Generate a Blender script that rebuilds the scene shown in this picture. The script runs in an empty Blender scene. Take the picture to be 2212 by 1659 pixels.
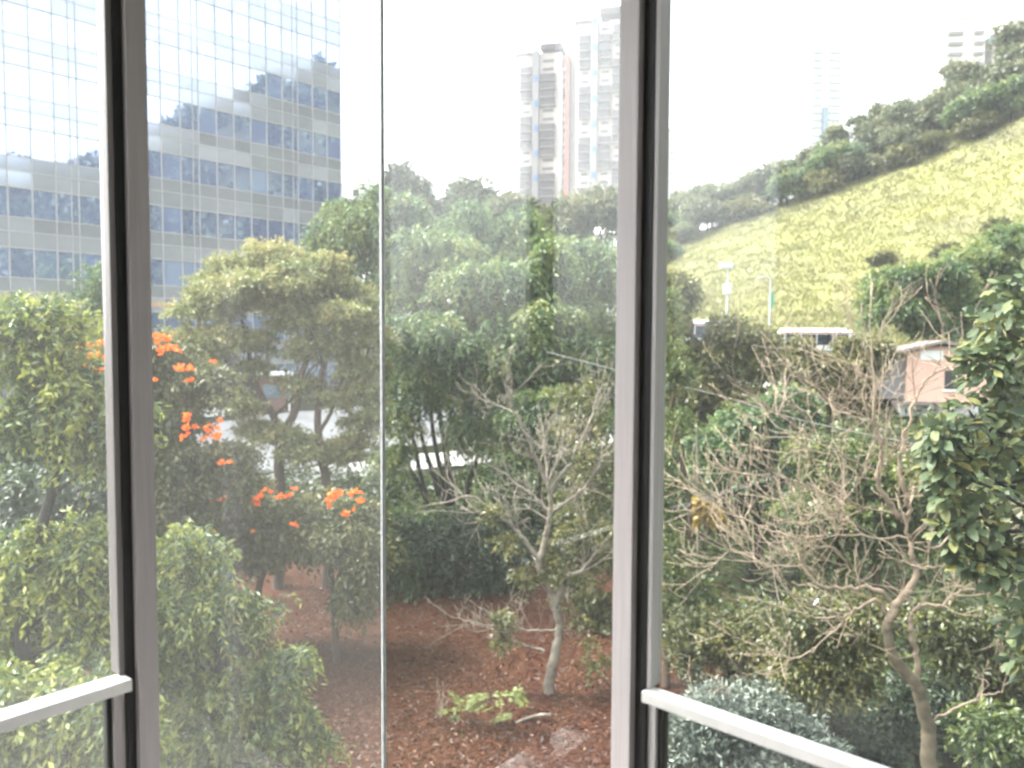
import bpy, math, numpy as np
from mathutils import Matrix, Vector
R_ = math.radians
sc = bpy.context.scene
col = sc.collection

# ------------------------------------------------------------------ camera
F_PX = 769.0; PITCH = R_(3.0); ROLL = R_(0.3); S22 = 1024/2212
cf = np.array([0, math.cos(PITCH), -math.sin(PITCH)])
cu0 = np.array([0, math.sin(PITCH), math.cos(PITCH)])
cr0 = np.array([1.0, 0, 0])
cr = math.cos(ROLL)*cr0 + math.sin(ROLL)*cu0
cu = -math.sin(ROLL)*cr0 + math.cos(ROLL)*cu0
cam_d = bpy.data.cameras.new('camera')
cam_d.sensor_width = 36; cam_d.lens = 36*F_PX/1024
cam_d.clip_start = 0.02; cam_d.clip_end = 6000
cam_d.dof.use_dof = True; cam_d.dof.focus_distance = 2.6; cam_d.dof.aperture_fstop = 2.8
cam = bpy.data.objects.new('camera', cam_d); col.objects.link(cam)
m = Matrix.Identity(4)
for i in range(3):
    m[i][0] = cr[i]; m[i][1] = cu[i]; m[i][2] = -cf[i]
cam.matrix_world = m
sc.camera = cam

# ------------------------------------------------------------------ light
SUN_EL, SUN_AZ = 54.0, 284.0     # degrees; azimuth clockwise from +Y (the view direction)
w = bpy.data.worlds.new('World'); sc.world = w; w.use_nodes = True
nt = w.node_tree
sky = nt.nodes.new('ShaderNodeTexSky'); sky.sky_type = 'NISHITA'; sky.sun_disc = False
sky.sun_elevation = R_(SUN_EL); sky.sun_rotation = R_(SUN_AZ)
sky.air_density = 1.0; sky.dust_density = 4.0; sky.ozone_density = 0.6
hs = nt.nodes.new('ShaderNodeHueSaturation'); hs.inputs['Saturation'].default_value = 0.22
nt.links.new(sky.outputs[0], hs.inputs['Color'])
bg = nt.nodes['Background']; bg.inputs[1].default_value = 0.15
nt.links.new(hs.outputs[0], bg.inputs[0])
sun_d = bpy.data.lights.new('sun', 'SUN'); sun_d.energy = 1.5; sun_d.angle = R_(18); sun_d.color = (1, .95, .86)
sun = bpy.data.objects.new('sun', sun_d); col.objects.link(sun)
sd = Vector((math.sin(R_(SUN_AZ))*math.cos(R_(SUN_EL)), math.cos(R_(SUN_AZ))*math.cos(R_(SUN_EL)), math.sin(R_(SUN_EL))))
sun.rotation_euler = sd.to_track_quat('Z', 'Y').to_euler()
sun.location = (0, 0, 80)
sc.view_settings.view_transform = 'Standard'; sc.view_settings.look = 'None'
sc.view_settings.exposure = 2.92; sc.view_settings.gamma = 1.0; sc.view_settings.use_curve_mapping = False
sc.render.engine = 'CYCLES'
cy = sc.cycles
cy.use_denoising = True
cy.max_bounces = 9; cy.diffuse_bounces = 4; cy.glossy_bounces = 4; cy.transmission_bounces = 4; cy.transparent_max_bounces = 16
cy.sample_clamp_indirect = 6

# ------------------------------------------------------------------ helpers
def ray(X, Y):
    """pixel of the 2212-wide view -> direction with unit forward (Y) part"""
    x = (X*S22-512)/F_PX; y = -(Y*S22-384)/F_PX
    d = cf + x*cr + y*cu
    return d/d[1]
def at(X, Y, dist): return ray(X, Y)*dist
def mpp(dist): return dist*S22/F_PX        # metres for one 2212-pixel at that distance
def obj(name, me, mat=None, parent=None, loc=None):
    o = bpy.data.objects.new(name, me); col.objects.link(o)
    if mat is not None and me is not None and len(me.materials) == 0: me.materials.append(mat)
    if parent: o.parent = parent
    if loc is not None: o.location = loc
    return o
def tag(o, label=None, cat=None, group=None, kind=None):
    if label: o['label'] = label
    if cat: o['category'] = cat
    if group: o['group'] = group
    if kind: o['kind'] = kind
    return o
def empty(name, loc, rz=0):
    o = bpy.data.objects.new(name, None); col.objects.link(o); o.location = loc; o.rotation_euler = (0, 0, rz); o.empty_display_size = .2
    return o
def qmesh(name, V, F, tint=None, smooth=False):
    V = np.asarray(V, dtype=np.float32).reshape(-1, 3); F = np.asarray(F, dtype=np.int32).reshape(-1, 4)
    me = bpy.data.meshes.new(name)
    me.vertices.add(len(V)); me.vertices.foreach_set('co', V.ravel())
    me.loops.add(F.size); me.loops.foreach_set('vertex_index', F.ravel())
    me.polygons.add(len(F)); me.polygons.foreach_set('loop_start', np.arange(0, F.size, 4, dtype=np.int32))
    if tint is not None:
        a = me.attributes.new('tint', 'FLOAT', 'FACE'); a.data.foreach_set('value', np.asarray(tint, dtype=np.float32))
    me.update(calc_edges=True)
    me.validate()
    me.polygons.foreach_set('use_smooth', np.full(len(me.polygons), bool(smooth)))
    return me
class MB:
    """collects quads"""
    def __init__(s): s.V = []; s.F = []; s.n = 0
    def add(s, V, F):
        V = np.asarray(V, float); s.V.append(V); s.F.append(np.asarray(F, int)+s.n); s.n += len(V); return s
    def box(s, x0, x1, y0, y1, z0, z1):
        V = [(x0,y0,z0),(x1,y0,z0),(x1,y1,z0),(x0,y1,z0),(x0,y0,z1),(x1,y0,z1),(x1,y1,z1),(x0,y1,z1)]
        return s.add(V, [(0,3,2,1),(4,5,6,7),(0,1,5,4),(1,2,6,5),(2,3,7,6),(3,0,4,7)])
    def prism(s, quad_a, quad_b):
        return s.add(list(quad_a)+list(quad_b), [(3,2,1,0),(4,5,6,7),(0,1,5,4),(1,2,6,5),(2,3,7,6),(3,0,4,7)])
    def tube(s, pts, rad, sides=6, cap=True):
        P = np.asarray(pts, float); n = len(P); rad = np.broadcast_to(np.asarray(rad, float), (n,))
        T = np.gradient(P, axis=0); T /= np.linalg.norm(T, axis=1, keepdims=True)+1e-9
        up = np.array([0.31, 0.17, 0.93]) if abs(T[:, 2].mean()) < .8 else np.array([.94, .3, .1])
        A = np.cross(T, up); A /= np.linalg.norm(A, axis=1, keepdims=True)+1e-9
        B = np.cross(T, A)
        th = np.arange(sides)*2*math.pi/sides
        V = P[:, None, :] + rad[:, None, None]*(np.cos(th)[None, :, None]*A[:, None, :] + np.sin(th)[None, :, None]*B[:, None, :])
        V = V.reshape(-1, 3)
        i = np.arange(n-1)[:, None]*sides; j = np.arange(sides)[None, :]; j2 = (j+1) % sides
        F = np.stack([i+j, i+j2, i+sides+j2, i+sides+j], -1).reshape(-1, 4)
        s.add(V, F)
        if cap and sides == 4:
            b = s.n-4; s.F.append(np.array([[b, b+1, b+2, b+3]]))
        return s
    def mesh(s, name, off=(0,0,0), smooth=False):
        return qmesh(name, np.concatenate(s.V)-np.asarray(off), np.concatenate(s.F), smooth=smooth)
def smooth_path(pts, k=5):
    P = np.asarray(pts, float)
    if len(P) < 3:
        t = np.linspace(0, 1, k+1)[:, None]; return P[0]*(1-t)+P[-1]*t
    Q = np.vstack([2*P[0]-P[1], P, 2*P[-1]-P[-2]]); out = []
    for i in range(1, len(Q)-2):
        t = np.linspace(0, 1, k, endpoint=False)[:, None]
        a, b, c, d = Q[i-1], Q[i], Q[i+1], Q[i+2]
        out.append(.5*((2*b)+(-a+c)*t+(2*a-5*b+4*c-d)*t**2+(-a+3*b-3*c+d)*t**3))
    out.append(P[-1:]); return np.vstack(out)
def box_obj(name, x0, x1, y0, y1, z0, z1, mat, parent=None, bevel=0):
    o = obj(name, MB().box(min(x0,x1), max(x0,x1), min(y0,y1), max(y0,y1), z0, z1).mesh(name), mat, parent)
    if bevel:
        b = o.modifiers.new('bevel', 'BEVEL'); b.width = bevel; b.segments = 2
    return o
ORD = ['first','second','third','fourth','fifth','sixth','seventh','eighth','ninth','tenth','eleventh','twelfth','thirteenth','fourteenth','fifteenth','sixteenth','seventeenth','eighteenth','nineteenth','twentieth']
def ordinal(i):
    if i < 20: return ORD[i]
    t, u = divmod(i+1, 10)
    return ({2: 'twentieth', 3: 'thirtieth', 4: 'fortieth', 5: 'fiftieth'}[t] if u == 0 else {2: 'twenty', 3: 'thirty', 4: 'forty', 5: 'fifty'}[t]+'-'+ORD[u-1])

# ------------------------------------------------------------------ materials
def new_mat(name):
    m = bpy.data.materials.new(name); m.use_nodes = True; m.node_tree.nodes.clear()
    out = m.node_tree.nodes.new('ShaderNodeOutputMaterial'); return m, m.node_tree, out
def N(nt, typ, **kw):
    n = nt.nodes.new(typ)
    for k, v in kw.items(): setattr(n, k, v)
    return n
def ramp(nt, stops):
    r = N(nt, 'ShaderNodeValToRGB'); e = r.color_ramp.elements
    while len(e) < len(stops): e.new(.5)
    for el, (p, c) in zip(e, stops): el.position = p; el.color = (*c, 1)
    return r
def surf(name, c1, c2=None, scale=4, rough=.6, metal=0, bump=0, spec=.4, detail=5, coord='Object', stretch=None):
    m, t, out = new_mat(name); L = t.links.new
    p = N(t, 'ShaderNodeBsdfPrincipled'); p.inputs['Roughness'].default_value = rough; p.inputs['Metallic'].default_value = metal
    p.inputs['Specular IOR Level'].default_value = spec
    L(p.outputs[0], out.inputs[0])
    if c2 is None: c2 = tuple(x*.8 for x in c1)
    tc = N(t, 'ShaderNodeTexCoord'); nz = N(t, 'ShaderNodeTexNoise'); nz.inputs['Scale'].default_value = scale; nz.inputs['Detail'].default_value = detail
    if stretch:
        mp = N(t, 'ShaderNodeMapping'); mp.inputs['Scale'].default_value = stretch; L(tc.outputs[coord], mp.inputs[0]); L(mp.outputs[0], nz.inputs['Vector'])
    else: L(tc.outputs[coord], nz.inputs['Vector'])
    r = ramp(t, [(.3, c1), (.7, c2)]); L(nz.outputs[0], r.inputs[0]); L(r.outputs[0], p.inputs['Base Color'])
    if bump:
        b = N(t, 'ShaderNodeBump'); b.inputs['Strength'].default_value = bump; L(nz.outputs[0], b.inputs['Height']); L(b.outputs[0], p.inputs['Normal'])
    return m
def leaf_mat(name, stops, transl=.35, gloss=.05, rough=.4):
    """leaf colours: 'tint' 0..1 mixes leaf age with clump-top light painted into the colour, plus a random shift per leaf"""
    m, t, out = new_mat(name); L = t.links.new
    a = N(t, 'ShaderNodeAttribute', attribute_name='tint'); g = N(t, 'ShaderNodeNewGeometry')
    mm = N(t, 'ShaderNodeMath', operation='MULTIPLY_ADD'); mm.inputs[1].default_value = .3; mm.inputs[2].default_value = -.15; L(g.outputs['Random Per Island'], mm.inputs[0])
    ad = N(t, 'ShaderNodeMath', operation='ADD', use_clamp=True); L(a.outputs['Fac'], ad.inputs[0]); L(mm.outputs[0], ad.inputs[1])
    r = ramp(t, stops); L(ad.outputs[0], r.inputs[0])
    d = N(t, 'ShaderNodeBsdfDiffuse'); L(r.outputs[0], d.inputs[0])
    tr = N(t, 'ShaderNodeBsdfTranslucent'); L(r.outputs[0], tr.inputs[0])
    mx = N(t, 'ShaderNodeMixShader'); mx.inputs[0].default_value = transl; L(d.outputs[0], mx.inputs[1]); L(tr.outputs[0], mx.inputs[2])
    gl = N(t, 'ShaderNodeBsdfGlossy'); gl.inputs['Roughness'].default_value = rough
    mx2 = N(t, 'ShaderNodeMixShader'); mx2.inputs[0].default_value = gloss; L(mx.outputs[0], mx2.inputs[1]); L(gl.outputs[0], mx2.inputs[2])
    L(mx2.outputs[0], out.inputs[0]); return m
def schlick(t, f0):
    lw = N(t, 'ShaderNodeLayerWeight'); lw.inputs[0].default_value = .5
    pw = N(t, 'ShaderNodeMath', operation='POWER'); pw.inputs[1].default_value = 5; t.links.new(lw.outputs['Facing'], pw.inputs[0])
    ma = N(t, 'ShaderNodeMath', operation='MULTIPLY_ADD', use_clamp=True); ma.inputs[1].default_value = 1-f0; ma.inputs[2].default_value = f0
    t.links.new(pw.outputs[0], ma.inputs[0]); return ma
def window_glass(name, dust=.02, tint=(.97, .985, .98)):
    m, t, out = new_mat(name); L = t.links.new
    tr = N(t, 'ShaderNodeBsdfTransparent'); tr.inputs[0].default_value = (*tint, 1)
    # film of dust and dried rain on the outside of the pane
    tc = N(t, 'ShaderNodeTexCoord')
    n1 = N(t, 'ShaderNodeTexNoise'); n1.inputs['Scale'].default_value = 2.2; n1.inputs['Detail'].default_value = 4; L(tc.outputs['Object'], n1.inputs[0])
    mp = N(t, 'ShaderNodeMapping'); mp.inputs['Scale'].default_value = (28, 28, 1.2); L(tc.outputs['Object'], mp.inputs[0])
    n2 = N(t, 'ShaderNodeTexNoise'); n2.inputs['Scale'].default_value = 1.0; n2.inputs['Detail'].default_value = 3; L(mp.outputs[0], n2.inputs[0])
    mu = N(t, 'ShaderNodeMath', operation='MULTIPLY'); L(n1.outputs[0], mu.inputs[0]); L(n2.outputs[0], mu.inputs[1])
    ds = N(t, 'ShaderNodeMath', operation='MULTIPLY_ADD'); ds.inputs[1].default_value = dust*1.2; ds.inputs[2].default_value = dust*.7; L(mu.outputs[0], ds.inputs[0])
    vo = N(t, 'ShaderNodeTexVoronoi'); vo.inputs['Scale'].default_value = 34; L(tc.outputs['Object'], vo.inputs['Vector'])
    lt = N(t, 'ShaderNodeMath', operation='LESS_THAN'); lt.inputs[1].default_value = .035; L(vo.outputs['Distance'], lt.inputs[0])
    sp = N(t, 'ShaderNodeMath', operation='MULTIPLY_ADD', use_clamp=True); sp.inputs[1].default_value = .25; L(lt.outputs[0], sp.inputs[0]); L(ds.outputs[0], sp.inputs[2])
    du = N(t, 'ShaderNodeBsdfTranslucent'); du.inputs[0].default_value = (.8, .8, .79, 1)
    mx = N(t, 'ShaderNodeMixShader'); L(sp.outputs[0], mx.inputs[0]); L(tr.outputs[0], mx.inputs[1]); L(du.outputs[0], mx.inputs[2])
    gl = N(t, 'ShaderNodeBsdfGlossy'); gl.inputs['Roughness'].default_value = 0.0; gl.inputs[0].default_value = (1, 1, 1, 1)
    fr = schlick(t, .018)
    m2 = N(t, 'ShaderNodeMixShader'); L(fr.outputs[0], m2.inputs[0]); L(mx.outputs[0], m2.inputs[1]); L(gl.outputs[0], m2.inputs[2])
    L(m2.outputs[0], out.inputs[0]); return m
def mirror_glass(name, base, f0, rough=.02):
    m, t, out = new_mat(name); L = t.links.new
    d = N(t, 'ShaderNodeBsdfDiffuse'); oi = N(t, 'ShaderNodeObjectInfo')
    r = ramp(t, [(0, tuple(x*.75 for x in base)), (.7, base), (1, tuple(x*1.35 for x in base))]); L(oi.outputs['Random'], r.inputs[0]); L(r.outputs[0], d.inputs[0])
    g = N(t, 'ShaderNodeBsdfGlossy'); g.inputs['Roughness'].default_value = rough; g.inputs[0].default_value = (.68, .80, 1, 1)
    fr = schlick(t, f0); mx = N(t, 'ShaderNodeMixShader'); L(fr.outputs[0], mx.inputs[0]); L(d.outputs[0], mx.inputs[1]); L(g.outputs[0], mx.inputs[2])
    L(mx.outputs[0], out.inputs[0]); return m
M = {}
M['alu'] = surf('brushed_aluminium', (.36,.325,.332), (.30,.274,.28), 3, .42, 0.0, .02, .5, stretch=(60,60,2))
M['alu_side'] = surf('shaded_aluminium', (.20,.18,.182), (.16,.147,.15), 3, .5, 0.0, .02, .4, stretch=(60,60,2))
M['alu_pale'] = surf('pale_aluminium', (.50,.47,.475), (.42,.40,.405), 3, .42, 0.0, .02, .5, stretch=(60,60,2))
M['alu_rail'] = surf('rail_aluminium', (.62,.61,.61), (.56,.55,.55), 4, .3, .35, .01, .6, stretch=(8,8,8))
M['rubber'] = surf('black_gasket', (.012,.012,.013), (.02,.019,.02), 30, .6)
M['seal'] = surf('grey_silicone', (.30,.30,.31), (.22,.22,.23), 40, .5)
M['glass'] = window_glass('window_glass', .014)
M['glass_low'] = window_glass('lower_window_glass', .02)
M['plaster'] = surf('room_plaster', (.76,.755,.74), (.72,.715,.70), 1.5, .8)
M['carpet'] = surf('room_floor_tile', (.45,.435,.42), (.40,.385,.37), 3, .4)
M['concrete'] = surf('pale_concrete', (.52,.51,.49), (.40,.39,.38), .6, .8, bump=.05)
M['bark'] = surf('brown_bark', (.10,.066,.045), (.055,.038,.028), 6, .9, bump=.4, stretch=(3,3,.6))
M['bark_dark'] = surf('dark_bark', (.032,.027,.023), (.018,.016,.014), 6, .9, bump=.3)
M['bark_pale'] = surf('pale_lichen_bark', (.27,.24,.195), (.11,.09,.068), 5, .9, bump=.4)
M['bark_moss'] = surf('mossy_bark', (.15,.12,.075), (.06,.05,.034), 5, .9, bump=.5)
M['twig'] = surf('dry_twig_bark', (.32,.25,.18), (.17,.13,.095), 3, .9, bump=.3)
M['lf_droop'] = leaf_mat('leaf_weeping', [(0,(.026,.052,.022)),(.3,(.070,.115,.036)),(.6,(.15,.20,.048)),(1,(.32,.33,.055))], .42)
M['lf_tulip'] = leaf_mat('leaf_tulip', [(0,(.034,.046,.018)),(.4,(.078,.094,.032)),(.75,(.13,.135,.046)),(1,(.19,.165,.06))], .34)
M['lf_acacia'] = leaf_mat('leaf_acacia', [(0,(.085,.11,.038)),(.4,(.17,.20,.066)),(.75,(.25,.26,.095)),(1,(.31,.275,.11))], .4)
M['lf_fine'] = leaf_mat('leaf_fine', [(0,(.030,.062,.030)),(.35,(.078,.140,.054)),(.7,(.14,.205,.072)),(1,(.24,.265,.075))], .44)
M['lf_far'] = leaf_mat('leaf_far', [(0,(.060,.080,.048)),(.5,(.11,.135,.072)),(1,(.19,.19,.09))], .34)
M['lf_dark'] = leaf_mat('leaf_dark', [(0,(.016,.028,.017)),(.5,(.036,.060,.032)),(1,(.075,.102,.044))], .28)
M['lf_vine'] = leaf_mat('leaf_vine', [(0,(.028,.052,.018)),(.5,(.080,.122,.036)),(1,(.18,.205,.05))], .42)
M['lf_broad'] = leaf_mat('leaf_broad', [(0,(.044,.066,.040)),(.4,(.085,.118,.060)),(.65,(.125,.15,.060)),(.85,(.175,.17,.052)),(1,(.24,.21,.06))], .3, .025, .55)
M['lf_grey'] = leaf_mat('leaf_greygreen', [(0,(.045,.062,.052)),(.5,(.085,.11,.088)),(1,(.15,.175,.135))], .25)
M['lf_olive'] = leaf_mat('leaf_olive', [(0,(.042,.052,.020)),(.5,(.098,.112,.036)),(1,(.19,.175,.052))], .4)
M['lf_yellow'] = leaf_mat('leaf_yellow', [(0,(.20,.15,.03)),(1,(.42,.29,.05))], .35)
M['grass'] = leaf_mat('hill_grass', [(0,(.082,.094,.055)),(.25,(.132,.134,.072)),(.5,(.180,.182,.074)),(.75,(.228,.222,.076)),(1,(.28,.262,.084))], .35, .0)
M['litter'] = leaf_mat('fallen_leaf', [(0,(.026,.010,.006)),(.5,(.066,.026,.0135)),(.85,(.108,.045,.022)),(1,(.17,.085,.036))], .1, .03)
M['flower'] = leaf_mat('orange_flower', [(0,(.78,.11,.012)),(.5,(.86,.19,.018)),(1,(.90,.30,.03))], .3, .02)

# ------------------------------------------------------------------ terrain
def sstep(x, a, b):
    t = np.clip((np.asarray(x, float)-a)/(b-a), 0, 1); return t*t*(3-2*t)
HC_A = [-180,-40,-8,0,6,10.6,20,33,50,66,78,92,104,125,150,180]
HC_H = [0,0,0,4,12,19.5,27,38.5,58,76,78,62,48,34,10,0]
def vnoise(x, y):
    xi = np.floor(x).astype(int); yi = np.floor(y).astype(int); fx = x-xi; fy = y-yi
    fx = fx*fx*(3-2*fx); fy = fy*fy*(3-2*fy)
    h = lambda a, b: ((np.sin(a*127.1+b*311.7)*43758.5453) % 1.0)
    return (h(xi, yi)*(1-fx)+h(xi+1, yi)*fx)*(1-fy)+(h(xi, yi+1)*(1-fx)+h(xi+1, yi+1)*fx)*fy
def ground_z(x, y, rough=True):
    x = np.asarray(x, float); y = np.asarray(y, float)
    r = np.hypot(x, y); a = np.degrees(np.arctan2(x, y))
    k = sstep(a, 4, 15)*(1-sstep(a, 150, 178))
    left = -10+5.4*sstep(y, 34, 60)+2.0*sstep(r, 90, 160)
    right = -10+8.6*sstep(r, 24, 66)
    z = left*(1-k)+right*k
    H = np.interp(a, HC_A, HC_H)
    z = z + H*sstep(r, 74, 150)**.85
    if rough:
        b = sstep(r, 80, 95)*(H > 1)
        z = z + b*(.9*(vnoise(x*.16, y*.16)-.5)+.6*(vnoise(x*.45+7, y*.45)-.5)+.35*(vnoise(x*1.1, y*1.1+5)-.5))
        z = z + .05*np.sin(x*1.9+.5)*np.sin(y*1.6)
    return z
na = 420; aa = np.linspace(-math.pi, math.pi, na, endpoint=False)
rr = np.concatenate([np.linspace(3, 72, 90, endpoint=False), np.linspace(72, 170, 90, endpoint=False), np.geomspace(170, 4000, 22)])
AA, RR = np.meshgrid(aa, rr)
GX, GY = RR*np.sin(AA), RR*np.cos(AA); GZ = ground_z(GX, GY)
ii = np.arange(len(rr)-1)[:, None]*na; jj = np.arange(na)[None, :]; j2 = (jj+1) % na
GF = np.stack([ii+jj, ii+na+jj, ii+na+j2, ii+j2], -1).reshape(-1, 4)
def ground_material():
    m, t, out = new_mat('ground_soil_and_grass'); L = t.links.new
    g = N(t, 'ShaderNodeNewGeometry'); sx = N(t, 'ShaderNodeSeparateXYZ'); L(g.outputs['Position'], sx.inputs[0])
    n1 = N(t, 'ShaderNodeTexNoise'); n1.inputs['Scale'].default_value = .11; n1.inputs['Detail'].default_value = 6; L(g.outputs['Position'], n1.inputs[0])
    n2 = N(t, 'ShaderNodeTexNoise'); n2.inputs['Scale'].default_value = 5; n2.inputs['Detail'].default_value = 8; L(g.outputs['Position'], n2.inputs[0])
    litter = ramp(t, [(.3,(.036,.014,.008)),(.7,(.080,.032,.017))]); L(n2.outputs[0], litter.inputs[0])
    gr = ramp(t, [(.30,(.125,.12,.072)),(.45,(.165,.166,.075)),(.6,(.19,.19,.075)),(.75,(.215,.208,.077))]); L(n1.outputs[0], gr.inputs[0])
    soil = ramp(t, [(.3,(.022,.024,.014)),(.7,(.045,.050,.022))]); L(n2.outputs[0], soil.inputs[0])
    # the fallen leaves lie within about 13 m of the feet of the near trees
    ds = N(t, 'ShaderNodeVectorMath', operation='DISTANCE'); ds.inputs[1].default_value = (-4.0, 26.0, -10.0); L(g.outputs['Position'], ds.inputs[0])
    na_ = N(t, 'ShaderNodeMath', operation='MULTIPLY_ADD'); na_.inputs[1].default_value = 5.0; L(n1.outputs[0], na_.inputs[0]); L(ds.outputs['Value'], na_.inputs[2])
    lm = N(t, 'ShaderNodeMapRange'); lm.inputs[1].default_value = 13.0; lm.inputs[2].default_value = 15.0; L(na_.outputs[0], lm.inputs[0])
    lit = N(t, 'ShaderNodeMix', data_type='RGBA'); L(lm.outputs[0], lit.inputs[0]); L(litter.outputs[0], lit.inputs[6]); L(soil.outputs[0], lit.inputs[7])
    far = N(t, 'ShaderNodeMapRange'); far.inputs[1].default_value = -1.5; far.inputs[2].default_value = 2.0; L(sx.outputs['Z'], far.inputs[0])
    # grass only on the open slope; the land further round to the right is wooded
    wd = N(t, 'ShaderNodeMath', operation='MULTIPLY_ADD'); wd.inputs[1].default_value = -.85; L(sx.outputs['Y'], wd.inputs[0]); L(sx.outputs['X'], wd.inputs[2])
    wm = N(t, 'ShaderNodeMapRange'); wm.inputs[1].default_value = 2.0; wm.inputs[2].default_value = 12.0; wm.inputs[3].default_value = 1.0; wm.inputs[4].default_value = 0.0; L(wd.outputs[0], wm.inputs[0])
    fm = N(t, 'ShaderNodeMath', operation='MULTIPLY'); L(far.outputs[0], fm.inputs[0]); L(wm.outputs[0], fm.inputs[1])
    mx = N(t, 'ShaderNodeMix', data_type='RGBA'); L(fm.outputs[0], mx.inputs[0]); L(lit.outputs[2], mx.inputs[6]); L(gr.outputs[0], mx.inputs[7])
    d = N(t, 'ShaderNodeBsdfPrincipled'); d.inputs['Roughness'].default_value = .95; d.inputs['Specular IOR Level'].default_value = .1
    b = N(t, 'ShaderNodeBump'); b.inputs['Strength'].default_value = .5; b.inputs['Distance'].default_value = .1; L(n2.outputs[0], b.inputs['Height']); L(b.outputs[0], d.inputs['Normal'])
    L(mx.outputs[2], d.inputs['Base Color']); L(d.outputs[0], out.inputs[0]); return m
g_o = obj('ground', qmesh('ground', np.stack([GX, GY, GZ], -1).reshape(-1, 3), GF, smooth=True), ground_material())
tag(g_o, 'sloping ground rising to the grassy hillside', 'ground', kind='structure')

def strip(name, pts, width, mat, lift, n=40, label=None, cat=None):
    P = smooth_path(np.array([(*p, 0) for p in pts], float), n)
    T = np.gradient(P, axis=0); T /= np.linalg.norm(T, axis=1, keepdims=True)
    Nn = np.stack([-T[:, 1], T[:, 0], T[:, 2]*0], -1)
    ks = np.linspace(-.5, .5, 9); V = []
    for k in ks:
        q = P+Nn*width*k; q[:, 2] = ground_z(q[:, 0], q[:, 1])+lift; V.append(q)
    V = np.stack(V, 1); nr, nc = V.shape[:2]
    i = np.arange(nr-1)[:, None]*nc; j = np.arange(nc-1)[None, :]
    F = np.stack([i+j, i+j+1, i+nc+j+1, i+nc+j], -1).reshape(-1, 4)
    return obj(name, qmesh(name, V.reshape(-1, 3), F), mat)
M['road'] = surf('sunlit_concrete_road', (.36,.357,.352), (.26,.257,.253), .8, .75)
M['asphalt'] = surf('asphalt', (.075,.075,.078), (.05,.05,.052), 1.5, .9)
M['kerb'] = surf('kerb_concrete', (.62,.61,.58), (.5,.49,.47), 2, .8)
tag(strip('road', [(-34,40),(-16,50),(-6,54),(6,57),(22,62),(40,66)], 9.5, M['road'], .03), 'pale concrete road behind the tree trunks', 'road', kind='structure')
tag(strip('pavement', [(-26,37.4),(-15.5,43.4),(-6,46.6),(6,49.4),(18,53)], 2.0, M['kerb'], .16), 'pale pavement strip along the near side of the road', 'pavement', kind='structure')
tag(strip('hill_road', [(24,70),(34,66.5),(50,58),(64,44)], 7.5, M['asphalt'], .05), 'asphalt road at the foot of the hill', 'road', kind='structure')

# ------------------------------------------------------------------ the room and the glass corner it looks out through
TH = R_(41.6); CX, CY = -.301, 1.784
room = dict(loc=(CX, CY, 0), rz=-TH)
def in_room(name, x0, x1, y0, y1, z0, z1, mat, label, kind='structure'):
    o = box_obj(name, x0, x1, y0, y1, z0, z1, mat); o.location = room['loc']; o.rotation_euler = (0, 0, room['rz'])
    tag(o, label, 'wall' if 'wall' in name else name.split('_')[-1], kind=kind); return o
ZF, ZS, ZH, ZC = -1.55, -1.19, 1.16, 1.32
in_room('room_floor', -.014, 6.1, -6.1, .12, ZF-.25, ZF, M['carpet'], 'pale tiled floor of the room behind the glass')
in_room('room_ceiling', -.3, 6.1, -6.1, .3, ZC, ZC+.3, M['plaster'], 'white ceiling of the room behind the glass')
in_room('wall_left', -.12, .03, -6.1, -2.50, ZF, ZC, M['plaster'], 'plain white wall beyond the left side window')
in_room('wall_right', 5.0, 6.1, -.03, .12, ZF, ZC, M['plaster'], 'plain white wall beyond the right side window')
in_room('wall_back', .03, 6.1, -6.25, -6.1, ZF, ZC, M['plaster'], 'white rear wall of the room')
in_room('wall_side', 6.1, 6.25, -6.25, .12, ZF, ZC, M['plaster'], 'white side wall of the room')
in_room('parapet_wall_left', -.014, 0, -2.50, -.78, ZF, ZS-.03, M['plaster'], 'low parapet under the left panes')
in_room('parapet_wall_corner', -.014, .03, -.78, .014, ZF, ZS-.03, M['plaster'], 'low parapet under the glass corner')
in_room('parapet_wall_right', .03, 5.0, -.03, .014, ZF, ZS-.03, M['plaster'], 'low parapet under the right panes')
in_room('storey_wall', -.012, 6.0, -6.0, .1, -10.4, ZF-.25, M['concrete'], 'concrete storeys of the building below the room')

cw = empty('corner_window', (CX, CY, 0), -TH)
tag(cw, 'frameless glass corner between two brushed aluminium mullions', 'window')
def P_(name, x0, x1, y0, y1, z0, z1, mat, parent, bevel=0):
    o = box_obj(name, x0, x1, y0, y1, z0, z1, mat, parent, bevel); return o
TOP = ZH
# mullions: left wall runs along -y at x = 0, right wall along +x at y = 0
P_('mullion', -.03, .040, -.5783, -.5428, ZS, TOP, M['alu'], cw, .0012)
P_('mullion', .673, .7109, -.040, .03, ZS, TOP, M['alu'], cw, .0012)
P_('gasket', -.02, .026, -.5929, -.5785, ZS, TOP, M['rubber'], cw)
P_('gasket', .7111, .7315, -.024, .02, ZS, TOP, M['rubber'], cw)
P_('glass_pane', -.010, 0, -.5426, -.0032, ZS+.001, TOP-.02, M['glass'], cw)
P_('glass_pane', .0032, .6728, 0, .010, ZS+.001, TOP-.02, M['glass'], cw)
P_('corner_seal', -.0055, .003, -.003, .0055, ZS+.001, TOP-.02, M['seal'], cw)
P_('sill_bar', -.02, .085, -.72, .02, ZS-.03, ZS-.001, M['alu_rail'], cw, .002)
P_('sill_bar', .0855, .7300, -.085, .02, ZS-.03, ZS-.001, M['alu_rail'], cw, .002)
P_('head_bar', -.05, .045, -.5426, .045, TOP-.018, TOP+.16, M['alu'], cw, .002)
P_('head_bar', .0455, .6728, -.045, .05, TOP-.018, TOP+.16, M['alu'], cw, .002)

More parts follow.
